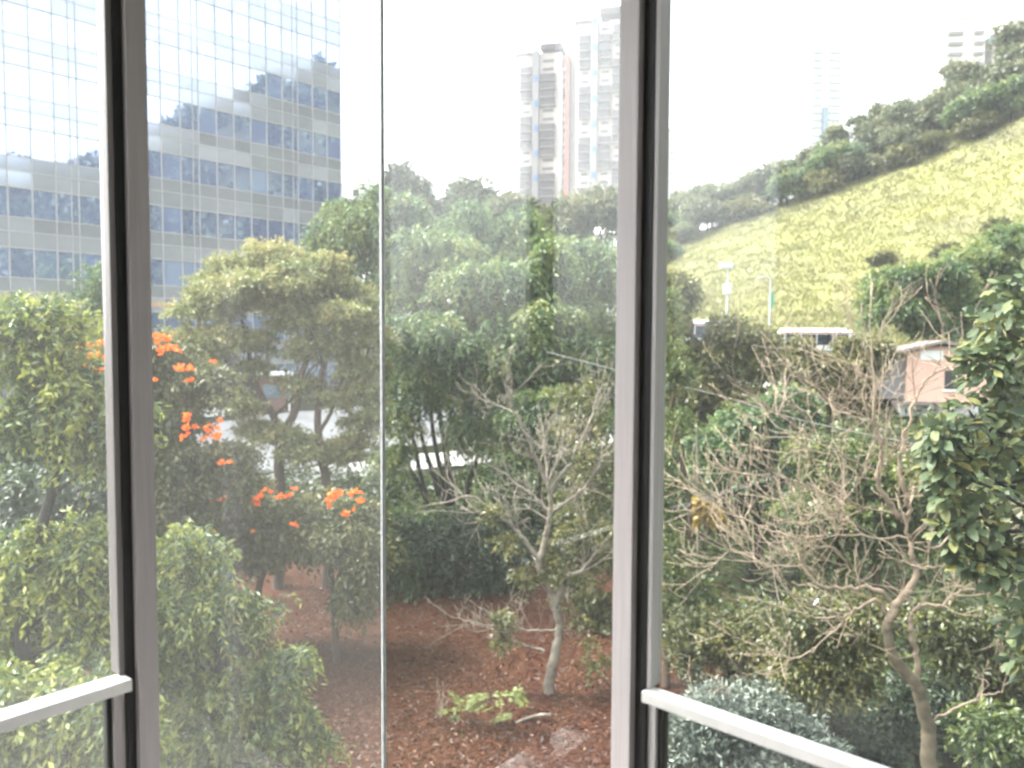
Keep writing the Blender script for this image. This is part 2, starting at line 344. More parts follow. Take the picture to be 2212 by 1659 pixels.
lw_ = empty('side_window', (CX, CY, 0), -TH)
tag(lw_, 'window panel at left edge with a shiny aluminium rail rising toward the mullion', 'window', 'side windows beside the glass corner')
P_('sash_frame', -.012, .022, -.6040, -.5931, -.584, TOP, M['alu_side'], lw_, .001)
P_('lower_frame', -.012, .018, -.6120, -.5931, ZS, -.6065, M['alu'], lw_, .001)
P_('gasket', -.0115, .008, -.6200, -.6122, ZS+.03, -.6065, M['rubber'], lw_)
P_('gasket', -.012, .020, -2.46, -.6205, -.615, -.6062, M['rubber'], lw_)
P_('rail', .010, .052, -2.49, -.5932, -.606, -.5845, M['alu_rail'], lw_, .002)
P_('glass_pane', -.010, 0, -2.47, -.6042, -.6, TOP-.02, M['glass'], lw_)
P_('glass_pane', -.010, 0, -2.46, -.6202, ZS+.03, -.616, M['glass_low'], lw_)
P_('sash_frame', -.02, .036, -2.498, -2.472, ZS, TOP, M['alu'], lw_, .001)
P_('sill_bar', -.012, .004, -2.498, -.725, ZS-.03, ZS, M['rubber'], lw_, .002)
P_('head_bar', -.05, .045, -2.498, -.6, TOP-.018, TOP+.16, M['alu'], lw_, .002)

rw = empty('side_window', (CX, CY, 0), -TH)
tag(rw, 'window panel at right with a bright aluminium rail sloping down from the mullion', 'window', 'side windows beside the glass corner')
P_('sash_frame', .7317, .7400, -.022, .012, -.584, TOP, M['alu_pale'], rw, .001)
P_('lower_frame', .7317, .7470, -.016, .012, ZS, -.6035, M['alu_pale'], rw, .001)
P_('gasket', .7472, .7570, -.008, .0115, ZS+.03, -.6035, M['rubber'], rw)
P_('gasket', .7575, 2.96, -.018, .012, -.613, -.6042, M['rubber'], rw)
P_('rail', .7318, 2.98, -.038, -.008, -.604, -.5845, M['alu_rail'], rw, .002)
P_('screw_head', .7560, .7622, -.026, -.020, -.5846, -.5838, M['alu'], rw)
P_('glass_pane', .7402, 2.96, 0, .010, -.6, TOP-.02, M['glass'], rw)
P_('glass_pane', .7572, 2.96, 0, .010, ZS+.03, -.614, M['glass_low'], rw)
P_('mullion', 2.97, 3.01, -.040, .03, ZS, TOP, M['alu'], rw, .001)
P_('glass_pane', 3.01, 4.98, 0, .010, ZS+.03, TOP-.02, M['glass'], rw)
P_('sill_bar', .735, 4.99, -.045, .012, ZS-.03, ZS-.001, M['alu'], rw, .002)
P_('head_bar', .74, 4.99, -.045, .05, TOP-.018, TOP+.16, M['alu'], rw, .002)


# ------------------------------------------------------------------ glass office block on the left
M['fac_glass'] = mirror_glass('office_glass', (.12,.17,.32), .46)
M['spandrel_dark'] = mirror_glass('spandrel_taupe', (.215,.218,.235), .28, .10)
M['spandrel_pale'] = mirror_glass('spandrel_grey', (.275,.28,.30), .28, .10)
M['fac_metal'] = surf('facade_mullion', (.36,.352,.348), (.32,.313,.31), 2, .5)
M['fac_orange'] = surf('facade_salmon_band', (.45,.26,.18), (.40,.24,.17), 1, .6)
M['fac_core'] = surf('facade_core', (.22,.215,.21), (.18,.18,.18), 1, .8)
rngb = np.random.RandomState(5)
FA = np.array([-14.8, 67.0]); FB = np.array([-32.6, 49.0])
fd = (FB-FA)/np.linalg.norm(FB-FA)
ob = empty('office_block', (FA[0], FA[1], 0), math.atan2(fd[1], fd[0]))   # local +x runs along the facade to the left, local +y faces the viewer
tag(ob, 'tall glass curtain-wall office block mirroring the tree line', 'building')
COLW, NCOL, FLH, K0, K1 = 1.37, 23, 3.85, -3, 7
ZT0 = 5.96
W_ = COLW*NCOL
# facing side: sign so that outward normal points to camera
outv = np.array([-fd[1], fd[0]]); sgn = 1 if outv @ (-FA) > 0 else -1
def fbox(name, x0, x1, d0, d1, z0, z1, mat): return box_obj(name, x0, x1, sgn*d0, sgn*d1, z0, z1, mat, ob)
zbot, ztop = ZT0+FLH*K0-4.0, ZT0+FLH*K1+.6
fbox('wall', 0, W_, -18, -.14, -6.5, ztop, M['fac_core'])
def panel_mesh(name, wd, h, mat):
    me = MB().box(-wd/2, wd/2, -.02, .02, -h/2, h/2).mesh(name); me.materials.append(mat); return me
GH, S1, S2 = 1.84, .84, .98
me_g = panel_mesh('window_pane', COLW-.07, GH, M['fac_glass'])
me_1 = panel_mesh('spandrel_panel', COLW-.07, S1, M['spandrel_dark'])
me_2 = panel_mesh('spandrel_panel', COLW-.07, S2, M['spandrel_pale'])
for k in range(K0, K1+1):
    zt = ZT0+FLH*k
    for c in range(NCOL):
        xc = (c+.5)*COLW
        for me, z, nm, dj, amp in ((me_g, zt-GH/2, 'window_pane', -.03, .006), (me_1, zt-GH-.06-S1/2, 'spandrel_panel', .0, .004), (me_2, zt-GH-.12-S1-S2/2, 'spandrel_panel', .0, .004)):
            o = obj(nm, me, None, ob, (xc, sgn*dj, z)); o.rotation_euler = (rngb.normal()*amp, 0, rngb.normal()*amp*1.4)
    for z, h in ((zt-GH-.03, .06), (zt-GH-.09-S1, .06), (zt+.03, .07)):
        fbox('transom', 0, W_, -.05, .045, z-h/2, z+h/2, M['fac_metal'])
for c in range(NCOL+1):
    x = c*COLW
    fbox('facade_mullion', x-.035, x+.035, -.05, .075, zbot, ztop, M['fac_metal'])
    if c in (3, 9, 15): fbox('facade_mullion', x+.42, x+.47, -.05, .070, zbot, ztop, M['fac_metal'])
fbox('salmon_band', .05, W_-.05, .05, .12, 2.55, 2.85, M['fac_orange'])

# ------------------------------------------------------------------ white kiosk by the road
M['white'] = surf('white_paint', (.80,.80,.78), (.72,.72,.70), 1.5, .6)
M['redpanel'] = surf('brick_red_wall', (.22,.13,.11), (.17,.10,.085), 1.5, .8)
M['dark_open'] = surf('dark_opening', (.02,.02,.022), (.03,.03,.03), 1, .5)
kp = at(515, 900, 56); kz = float(ground_z(kp[0], kp[1]))
ki = empty('roadside_kiosk', (kp[0], kp[1], kz), R_(24)); tag(ki, 'small white flat-roofed kiosk behind the trees beside the glass office block', 'kiosk')
box_obj('wall', -3.1, -1.0, -1.6, 1.6, -.3, 2.55, M['white'], ki)
box_obj('wall', -1.0, 3.2, -1.2, 1.6, -.3, 2.55, M['redpanel'], ki)
box_obj('roof', -3.7, 3.8, -2.1, 2.0, 2.56, 2.74, M['white'], ki, .02)
box_obj('door', .2, 1.2, -1.26, -1.19, 0, 2.1, M['dark_open'], ki)
box_obj('window', 1.6, 2.8, -1.26, -1.19, .9, 1.9, M['fac_glass'], ki)
box_obj('post', 3.3, 3.42, -1.9, -1.78, -.3, 2.56, M['white'], ki)
# parked cars between the trunks
M['car_white'] = surf('white_car_paint', (.80,.80,.80), (.76,.76,.76), 1, .25, spec=.6)
M['car_silver'] = surf('silver_car_paint', (.45,.46,.48), (.40,.41,.43), 1, .25, .5, spec=.6)
M['tyre'] = surf('tyre_rubber', (.015,.015,.015), (.02,.02,.02), 4, .8)
M['car_glass'] = mirror_glass('car_glass', (.02,.025,.03), .12)
M['red_lamp'] = surf('red_lamp', (.5,.02,.015), (.4,.02,.015), 2, .3)
def disc_tube(x, y, z, r, wd):
    b = MB(); b.tube([(x, y-wd/2, z), (x, y-wd/2+.001, z), (x, y+wd/2-.001, z), (x, y+wd/2, z)], [.02, r, r, .02], 12); return b.mesh('wheel')
def make_car(name, loc, rz, paint, label):
    c = empty(name, loc, rz); tag(c, label, 'car', 'cars parked on the pale road')
    prof = [(-2.1,.35),(-2.15,.75),(-1.9,.95),(1.1,.98),(2.05,.80),(2.12,.40)]
    b = MB()
    lo, up = [(-2.12,.32),(-2.16,.78),(-1.95,.96),(1.05,.99),(2.0,.82),(2.13,.42)], None
    for (x0, z0), (x1, z1) in zip(lo[:-1], lo[1:]):
        b.prism([(x0,-.84,.3),(x1,-.84,.3),(x1,.84,.3),(x0,.84,.3)], [(x0,-.84,max(z0,.31)),(x1,-.84,max(z1,.31)),(x1,.84,max(z1,.31)),(x0,.84,max(z0,.31))])
    o = obj('body', b.mesh('body'), paint, c)
    cab = [(-1.75,.96,.80),(-1.2,1.42,.66),(.35,1.45,.66),(1.15,.97,.80)]
    b = MB(); 
    for (x0, z0, w0), (x1, z1, w1) in zip(cab[:-1], cab[1:]):
        b.prism([(x0,-.8,.95),(x1,-.8,.95),(x1,.8,.95),(x0,.8,.95)], [(x0,-w0,z0),(x1,-w1,z1),(x1,w1,z1),(x0,w0,z0)])
    obj('window', b.mesh('window'), M['car_glass'], c)
    obj('roof', MB().prism([(-1.25,-.67,1.425),(.4,-.67,1.455),(.4,.67,1.455),(-1.25,.67,1.425)], [(-1.2,-.6,1.47),(.3,-.6,1.5),(.3,.6,1.5),(-1.2,.6,1.47)]).mesh('roof'), paint, c)
    for x in (-1.3, 1.3):
        for y in (-.78, .78): obj('wheel', disc_tube(x, y, .32, .32, .2), M['tyre'], c)
    for y in (-.6, .6):
        box_obj('headlight', 2.06, 2.14, y-.17, y+.17, .55, .7, M['white'], c); box_obj('tail_light', -2.17, -2.1, y-.17, y+.17, .6, .78, M['red_lamp'], c)
    return c
for i, (X, Y, D, rz, pm, lb) in enumerate([                                       (905,905,58,.35,'car_white','white parked car glimpsed just right of the glass joint'),
                                       (1040,925,56,.3,'car_silver','silver car half hidden by the dark trunks of the feathery tree')]):
    p = at(X, Y, D); make_car('parked_car', (p[0], p[1], float(ground_z(p[0], p[1]))+.06), rz, M[pm], lb)

# ------------------------------------------------------------------ apartment towers
M['tw_white'] = surf('tower_white', (.34,.30,.285), (.30,.265,.25), .2, .7)
M['tw_grey'] = surf('tower_grey', (.20,.19,.195), (.17,.165,.17), .3, .7)
M['tw_brown'] = surf('tower_balcony_brown', (.060,.050,.053), (.045,.039,.043), .5, .6)
M['tw_dark'] = surf('tower_dark_window', (.04,.038,.045), (.05,.048,.055), .5, .3)
M['tw_red'] = surf('tower_orange_red', (.46,.085,.05), (.40,.075,.045), .2, .7)
M['tw_orange'] = surf('tower_pale_orange', (.55,.26,.13), (.5,.24,.12), .2, .7)
M['tw_blue'] = surf('tower_blue_screen', (.05,.14,.34), (.04,.11,.28), .4, .5)
M['tw_pink'] = surf('tower_pink', (.5,.14,.16), (.45,.13,.15), .2, .7)
M['tw_bluegrey'] = surf('tower_bluegrey_shade', (.16,.22,.27), (.14,.20,.25), .3, .6)
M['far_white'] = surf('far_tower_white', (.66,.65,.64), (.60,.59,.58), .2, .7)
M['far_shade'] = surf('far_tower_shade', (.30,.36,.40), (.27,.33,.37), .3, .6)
def tower_local(name, base, ang, label): 
    t = empty(name, base, ang); tag(t, label, 'tower'); return t
YT = 300.0
pL = at(1117, 300, YT); mp_ = mpp(YT)
twr = tower_local('apartment_tower', (pL[0], YT, -6), R_(-14), 'orange, white and grey apartment tower with stacked brown balconies beside the right mullion')
TWW = 47.0; FH = 3.1
z_of = lambda Y, d=YT: float(at(1200, Y, d)[2])+6     # height above tower base
zt_l, zt_r = z_of(112), z_of(48)
ntl = int(zt_l/FH)
def tb(name, x0, x1, d0, d1, z0, z1, mat): return box_obj(name, x0, x1, -d1, -d0, z0, z1, mat, twr)
mpx = TWW/ (1415-1117)
def xx(X): return (X-1117)*mpx
# bodies
tb('wall', xx(1117), xx(1226), -14, 0, 0, zt_l-1.5, M['tw_white'])
tb('wall', xx(1226), xx(1262), -12, -2, 0, zt_l-2, M['tw_white'])
tb('wall', xx(1262), xx(1420), -14, 1, 0, zt_r-3, M['tw_white'])
tb('red_wall', xx(1236), xx(1244), -2, .6, 0, zt_l-3, M['tw_red'])
tb('red_wall', xx(1244.5), xx(1247), -2, .9, 0, zt_l-5, M['tw_brown'])
tb('pilaster', xx(1226), xx(1230), -1.9, .8, 0, zt_l-8, M['tw_grey'])
for (xa, xb, top, zz) in ((1156, 1172, zt_l, 0), (1298, 1314, zt_r, 1)):
    tb('pilaster', xx(xa), xx(xb), 0.01+zz, 1.5+zz, 0, top-.5, M['tw_grey'])
    for k in range(1, int(top/FH)):
        if k % 3 == 1: tb('blue_screen', xx(xa)+.9, xx(xb)-.3, 1.5+zz, 1.75+zz, k*FH-.2, k*FH+1.9, M['tw_blue'])
def stack(xa, xb, top, dd, phase, per=6, dark=4, white_first=False, endpat=None):
    n = int(top/FH)
    for k in range(0, n):
        z = k*FH; fromtop = (n-1-k+phase) % per
        if fromtop < dark:
            tb('balcony', xx(xa), xx(xb), dd, dd+1.3, z+.15, z+2.45, M['tw_brown'])
            tb('slab', xx(xa)-.2, xx(xb)+.2, dd, dd+1.5, z-.2, z+.12, M['tw_grey'])
        else:
            tb('window', xx(xa)+.8, xx(xb)-.8, dd, dd+.12, z+.9, z+1.9, M['tw_dark'])
            tb('window_surround', xx(xa), xx(xb), dd-.03, dd+.06, z-.2, z+.5, M['tw_orange'] if k < 7 else M['tw_white'])
stack(1126, 1153, zt_l-3, 0, 0); stack(1175, 1212, zt_l-.5, 0, 4)
stack(1270, 1296, zt_r-7, 1, 0); stack(1318, 1345, zt_r-1, 1, 4); stack(1350, 1412, zt_r-3, 1, 2)
for k in range(1, int(zt_l/FH)-1):
    tb('small_window', xx(1231), xx(1235), -1.9, .1, k*FH+.3, k*FH+1.7, M['tw_white' if k % 4 else 'tw_dark'])
tb('roof', xx(1110), xx(1154), -13, 1.2, zt_l-1.45, zt_l-.9, M['tw_grey'])
tb('roof', xx(1174), xx(1226), -13, .9, zt_l-.4, zt_l+1.8, M['tw_brown'])
tb('roof', xx(1256), xx(1297), -13, 2.2, zt_r-3.0, zt_r-2.4, M['tw_grey'])
tb('roof', xx(1316), xx(1420), -13, 2.0, zt_r-.9, zt_r+1.5, M['tw_brown'])
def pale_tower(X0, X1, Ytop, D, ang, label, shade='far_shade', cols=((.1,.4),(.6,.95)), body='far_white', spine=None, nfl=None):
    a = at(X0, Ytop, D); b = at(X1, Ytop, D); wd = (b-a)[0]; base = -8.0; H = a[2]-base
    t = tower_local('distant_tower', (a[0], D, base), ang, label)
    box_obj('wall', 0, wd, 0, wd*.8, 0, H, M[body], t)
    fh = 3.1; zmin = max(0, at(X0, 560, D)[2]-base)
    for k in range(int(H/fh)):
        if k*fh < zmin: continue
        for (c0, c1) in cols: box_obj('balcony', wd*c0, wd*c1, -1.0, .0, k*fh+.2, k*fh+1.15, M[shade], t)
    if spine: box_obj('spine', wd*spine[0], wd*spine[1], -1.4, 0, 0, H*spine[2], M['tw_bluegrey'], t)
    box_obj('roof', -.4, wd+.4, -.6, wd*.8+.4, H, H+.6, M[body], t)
pale_tower(1748, 1822, 92, 330, .0, 'white high-rise behind the hill with bluish balcony rows and a pale blue spine', spine=(.42,.58,.8))
pale_tower(1660, 1705, 165, 420, .05, 'slim white high-rise half lost in glare left of the blue-spined one', cols=((.55,.9),))
pale_tower(1560, 1600, 200, 450, .05, 'second faint white high-rise right of the right mullion, above the hill crest', cols=((.2,.5),))
pale_tower(1416, 1470, 280, 360, .1, 'low white block with thin balcony lines just right of the right mullion', cols=((.05,.4),(.62,.8)))
pale_tower(2040, 2125, 40, 240, -.1, 'white high-rise with grey balconies above the trees on the upper right crest', shade='tw_grey', cols=((.08,.45),(.72,.95)))
pale_tower(752, 775, 295, 480, .0, 'narrow pink and white tower in glare beside the office block', shade='tw_pink', cols=((.0,.35),))
# curved roof on the top right
cp = at(2150, 70, 235); cr_t = empty('curved_roof_tower', (cp[0], cp[1]+4, -6), R_(-8)); tag(cr_t, 'pale tower with a dark curved roof edge in the top right corner', 'tower')
hh = cp[2]+6
box_obj('wall', 2, 34, 1, 20, 0, hh-1.5, M['tw_white'], cr_t)
b = MB()
ar = [(0+i*3.2, hh-1.5+6.0*math.sin(min(1, i/8)*1.45)) for i in range(11)]
for (x0, z0), (x1, z1) in zip(ar[:-1], ar[1:]):
    b.prism([(x0,-2,z0),(x1,-2,z1),(x1,20,z1),(x0,20,z0)], [(x0,-2,z0+1.5),(x1,-2,z1+1.5),(x1,20,z1+1.5),(x0,20,z0+1.5)])
obj('roof', b.mesh('roof'), M['tw_bluegrey'], cr_t)
for k in range(3): box_obj('window_band', 4, 32, .8, 1.02, hh-6-3.4*k, hh-5-3.4*k, M['tw_bluegrey'], cr_t)

# ------------------------------------------------------------------ low white and orange houses behind the trees
def house(name, X, Y, D, wd, dp, h, rz, wall, roofm, label, wins=2, gable=True, roof_h=1.2):
    p = at(X, Y, D); b = empty(name, (p[0], p[1], p[2]-h), rz); tag(b, label, 'house')
    box_obj('wall', -wd/2, wd/2, 0, dp, -6, h, wall, b)
    if gable:
        q = MB(); e = .4
        q.prism([(-wd/2-e,-e,h+.002),(wd/2+e,-e,h+.002),(wd/2+e,dp/2,h+roof_h),(-wd/2-e,dp/2,h+roof_h)], [(-wd/2-e,-e,h+.15),(wd/2+e,-e,h+.15),(wd/2+e,dp/2,h+roof_h+.15),(-wd/2-e,dp/2,h+roof_h+.15)])
        q.prism([(-wd/2-e,dp/2,h+roof_h),(wd/2+e,dp/2,h+roof_h),(wd/2+e,dp+e,h+.002),(-wd/2-e,dp+e,h+.002)], [(-wd/2-e,dp/2,h+roof_h+.15),(wd/2+e,dp/2,h+roof_h+.15),(wd/2+e,dp+e,h+.15),(-wd/2-e,dp+e,h+.15)])
        obj('roof', q.mesh('roof'), roofm, b)
    else: box_obj('roof', -wd/2-.2, wd/2+.2, -.2, dp+.2, h, h+.3, roofm, b)
    for i in range(wins):
        x = -wd/2+(i+.5)*wd/wins
        w_ = box_obj('window', x-.6, x+.6, -.06, .02, h-2.2, h-.9, M['dark_open'], b)
        box_obj('sill', x-.7, x+.7, -.14, -.002, h-2.35, h-2.22, M['white'], w_)
    return b
M['tile'] = surf('orange_roof_tile', (.50,.20,.10), (.42,.17,.09), 2, .8)
house('white_house', 800, 400, 150, 22, 12, 9, .1, M['white'], M['white'], 'white flat-roofed block in glare between the office block and the glass joint', 4, False)
house('white_house', 1302, 508, 95, 9.5, 8, 4.2, -.12, M['white'], M['white'], 'bright white house roof among treetops left of the right mullion', 2, True, 1.4)
house('orange_house', 930, 468, 110, 8, 7, 4, .1, M['tw_orange'], M['tile'], 'small orange-tiled house peeking over the treetops left of the apartment tower', 2, True, 1.0)

# pink house on the right
M['pink'] = surf('salmon_plaster', (.68,.44,.35), (.62,.40,.315), 1.2, .8, bump=.05)
M['greyplaster'] = surf('grey_plaster', (.22,.217,.222), (.18,.178,.18), 1.2, .8, bump=.05)
M['roofsheet'] = surf('grey_roof_sheet', (.20,.17,.155), (.14,.12,.11), 2, .7)
HD = 44.0; hp = at(2035, 742, HD)
ph = empty('pink_house', (hp[0], hp[1], hp[2]), R_(-18)); tag(ph, 'salmon pink house with shallow gable roof seen through the bare branches', 'house')
mh = mpp(HD)
def hx(X): return (X-2035)*mh
def hz(Y): return (742-Y)*mh
box_obj('wall', hx(1968), hx(2130), 0, 6, hz(870), hz(757), M['pink'], ph)
box_obj('side_wall', hx(1885), hx(1968)-.002, .35, 6, hz(865), hz(772), M['greyplaster'], ph)
box_obj('white_band', hx(1994), hx(2038), -.04, .0, hz(778), hz(757), M['white'], ph)
box_obj('ledge', hx(1940), hx(2085), -.5, .1, hz(875), hz(868), M['roofsheet'], ph)
box_obj('lower_wall', hx(1955), hx(2110), .2, 6, hz(1010), hz(876), M['white'], ph)
lwn = box_obj('window', hx(1968), hx(1992), .13, .21, hz(935), hz(905), M['dark_open'], ph); box_obj('sill', hx(1965), hx(1995), .08, .2, hz(940), hz(936), M['white'], lwn)
uw = box_obj('window', hx(2042), hx(2075), -.05, .01, hz(840), hz(800), M['dark_open'], ph); box_obj('sill', hx(2039), hx(2078), -.12, -.002, hz(845), hz(841), M['white'], uw)
q = MB(); e = .55
for (xa, za, xb, zb) in ((1868, 783, 2036, 741), (2036, 741, 2180, 780)):
    q.prism([(hx(xa),-e,hz(za)),(hx(xb),-e,hz(zb)),(hx(xb),6.5,hz(zb)),(hx(xa),6.5,hz(za))], [(hx(xa),-e,hz(za)+.16),(hx(xb),-e,hz(zb)+.16),(hx(xb),6.5,hz(zb)+.16),(hx(xa),6.5,hz(za)+.16)])
obj('roof', q.mesh('roof'), M['roofsheet'], ph)
box_obj('gable', hx(1990), hx(2085), .02, .3, hz(757), hz(757)+.22, M['pink'], ph)

# ------------------------------------------------------------------ lamp posts, bus and van on the hill road
M['galv'] = surf('galvanised_steel', (.48,.49,.50), (.40,.41,.42), 3, .5, .3)
M['green_sign'] = surf('green_sign_enamel', (.04,.32,.16), (.035,.28,.14), 2, .4)
lp = at(1662, 712, 68); lh = (712-600)*mpp(68)
po = empty('lamp_post', lp); tag(po, 'tall grey lamp post with small green panel before the grassy slope', 'lamp post', 'posts at the foot of the hill')
obj('pole', MB().tube([(0,0,-4),(0,0,lh*.6),(0,0,lh-.25)], [.10,.08,.06], 10).mesh('pole', smooth=True), M['galv'], po)
obj('arm', MB().tube(smooth_path([(0,0,lh-.3),(-.05,0,lh-.05),(-.35,0,lh+.05),(-.75,0,lh)], 4), .045, 8).mesh('arm', smooth=True), M['galv'], po)
box_obj('lamp_head', -1.15, -.65, -.14, .14, lh-.08, lh+.06, M['galv'], po, .03)
box_obj('sign_panel', .07, .30, -.03, .03, lh*.42, lh*.72, M['green_sign'], po)
lp2 = at(1571, 640, 74); lh2 = (640-578)*mpp(74)
p2 = empty('signal_post', lp2); tag(p2, 'short grey post with a boxy head standing left of the tall lamp post', 'post', 'posts at the foot of the hill')
obj('pole', MB().tube([(0,0,-3),(0,0,lh2*.5),(0,0,lh2)], [.11,.09,.07], 10).mesh('pole', smooth=True), M['galv'], p2)
box_obj('head', -.75, .45, -.25, .25, lh2-.1, lh2+.45, M['galv'], p2, .05)
box_obj('cabinet', -.35, .35, -.25, .25, .2, 1.2, M['galv'], p2, .05)
M['bus_blue'] = surf('bus_blue', (.05,.13,.30), (.045,.12,.27), 1, .3)
M['bus_red'] = surf('bus_red_stripe', (.55,.09,.05), (.5,.08,.05), 1, .35)
def make_bus(name, X, Y, D, ln, h, rz, label, cat, group):
    p = at(X, Y, D); b = empty(name, (p[0], p[1], p[2]-h), rz); tag(b, label, cat, group)
    box_obj('body', -ln/2, ln/2, -1.15, 1.15, .4, h-.12, M['car_white'], b, .1)
    box_obj('roof', -ln/2+.3, ln/2-.5, -1.0, 1.0, h-.119, h+.1, M['car_white'], b, .06)
    box_obj('stripe', -ln/2+.05, ln/2-.05, -1.18, -1.151, h-.34, h-.22, M['bus_red'], b)
    n = max(2, int(ln/1.5))
    for i in range(n):
        x0 = -ln/2+.35+i*(ln-.7)/n; box_obj('window', x0+.05, x0+(ln-.7)/n-.05, -1.175, -1.151, h-1.4, h-.42, M['car_glass'], b)
    box_obj('panel', -ln/2+.1, ln/2-.1, -1.17, -1.151, .75, 1.05, M['bus_blue'], b)
    box_obj('windscreen', -ln/2-.02, -ln/2+.02, -.95, .95, h-1.7, h-.5, M['car_glass'], b)
    for x in (-ln/2+1.6, ln/2-1.8):
        for y in (-1.05, 1.05): obj('wheel', disc_tube(x, y, .45, .45, .28), M['tyre'], b)
    for y in (-.8, .8): box_obj('headlight', -ln/2-.03, -ln/2+.02, y-.16, y+.16, .7, .95, M['white'], b)
    return b
make_bus('city_bus', 1757, 712, 70, 6.2, 2.9, R_(-6), 'white bus with dark windows and red stripe on the hill road', 'bus', 'vehicles on the hill road')
make_bus('white_van', 1512, 694, 72, 4.6, 2.3, R_(-4), 'white van half hidden by a leafy crown just right of the right mullion', 'van', 'vehicles on the hill road')

# ------------------------------------------------------------------ vegetation tools
NLEAF = 0
HAZE = .0004
def unit(v): return v/(np.linalg.norm(v, axis=-1, keepdims=True)+1e-9)
def leaf_arrays(P, D, L, W, rng, up=.6, fold=0.0):
    n = len(P); D = unit(D)
    Nn = unit(np.array([0, 0, up])+rng.normal(size=(n, 3))*.55)
    Sd = unit(np.cross(D, Nn)); Nn = np.cross(Sd, D)
    L = np.broadcast_to(L, (n,))[:, None]; W = np.broadcast_to(W, (n,))[:, None]
    a = P; b = P+D*L*.45+Sd*W*.5+Nn*W*fold; c = P+D*L-Nn*L*.08; d = P+D*L*.45-Sd*W*.5+Nn*W*fold
    V = np.stack([a, b, c, d], 1).reshape(-1, 3)
    return V, np.arange(4*n).reshape(-1, 4)
def crown_leaves(clumps, rng, dens=1.0, sub=10, spray=.7, nleaf=10, ll=.14, lw=.055, droop=.5, tint=(.45,.2), flat=0.0, up=.6, tipgain=.35, subr=(.24,.42), inner=.35):
    """clumps: (centre, radii). Each is broken into sub-clumps; sprays of leaves grow out of each sub-clump."""
    VV = []; FF = []; TT = []; n0 = 0
    for c, r in clumps:
        c = np.asarray(c); r = np.asarray(r); rm = float(np.mean(r))
        ns = max(4, int(1.5*sub*rng.uniform(.8, 1.2)))
        u = unit(rng.normal(size=(ns, 3))); u[:, 2] = np.abs(u[:, 2])*(1-.0)*np.where(rng.rand(ns) < .3, -1, 1)
        rad = rng.uniform(.25, .85, ns)**.7
        sc_ = c+u*r*rad[:, None]
        for k in range(ns):
            sr = r*rng.uniform(*subr); srm = float(np.mean(sr))
            m_ = max(4, int(dens*22*(srm/spray+.35)**2))
            v = unit(rng.normal(size=(m_, 3))); v[:, 2] = v[:, 2]*.8+.25; v = unit(v)
            base = sc_[k]+v*sr*rng.uniform(inner, .95, (m_, 1))
            out = unit(v*np.array([1, 1, .55-flat*.45])+rng.normal(size=(m_, 3))*.35)
            ln = spray*rng.uniform(.55, 1.25, (m_, 1, 1))
            t = np.linspace(.08, 1, nleaf)[None, :, None]
            pts = base[:, None, :]+out[:, None, :]*ln*t*(1-.25*droop*t)+np.array([0, 0, -1])*ln*droop*t**2
            tan = out[:, None, :]*(1-.5*droop*t)+np.array([0, 0, -1])*2*droop*t
            side = unit(rng.normal(size=(m_, nleaf, 3)))
            D = unit(tan)*.55+side*.75+np.array([0, 0, -.35*droop])
            V, F = leaf_arrays(pts.reshape(-1, 3)+rng.normal(size=(m_*nleaf, 3))*.02, D.reshape(-1, 3), ll*rng.uniform(.7, 1.3, m_*nleaf), lw*rng.uniform(.8, 1.25, m_*nleaf), rng, up)
            base_t = tint[0]+rng.normal()*tint[1]*.8
            top_light = v[:, 2][:, None, None]*.22  # upper sprays get a lighter tint: top light painted into leaf colour
            tt = base_t+rng.normal(size=(m_, 1, 1))*tint[1]*.5+(t-.5)*tipgain+top_light
            VV.append(V); FF.append(F+n0); TT.append(np.clip(tt.reshape(-1), .02, .98)); n0 += len(V)
    global NLEAF; NLEAF += n0//4
    return np.concatenate(VV), np.concatenate(FF), np.concatenate(TT)
def px_clumps(lst, D, depth=1.0):
    """(X, Y, rX, rY[, dist offset]) in 2212-wide pixels at distance D -> metric clumps with real depth"""
    out = []
    for q in lst:
        d = D+(q[4] if len(q) > 4 else 0); k = mpp(d)
        out.append((at(q[0], q[1], d), (q[2]*k, max(q[2], q[3])*k*depth, q[3]*k)))
    return out
def limb(mb, a, b, r0, r1, rng, wob=.08, sides=6, lift=.25):
    a = np.asarray(a, float); b = np.asarray(b, float); ln = np.linalg.norm(b-a)
    mid1 = a*.66+b*.34+rng.normal(size=3)*ln*wob+np.array([0, 0, -ln*lift*.2]); mid2 = a*.33+b*.67+rng.normal(size=3)*ln*wob+np.array([0, 0, -ln*lift*.1])
    P = smooth_path([a, mid1, mid2, b], 3); mb.tube(P, np.linspace(r0, r1, len(P)), sides); return P
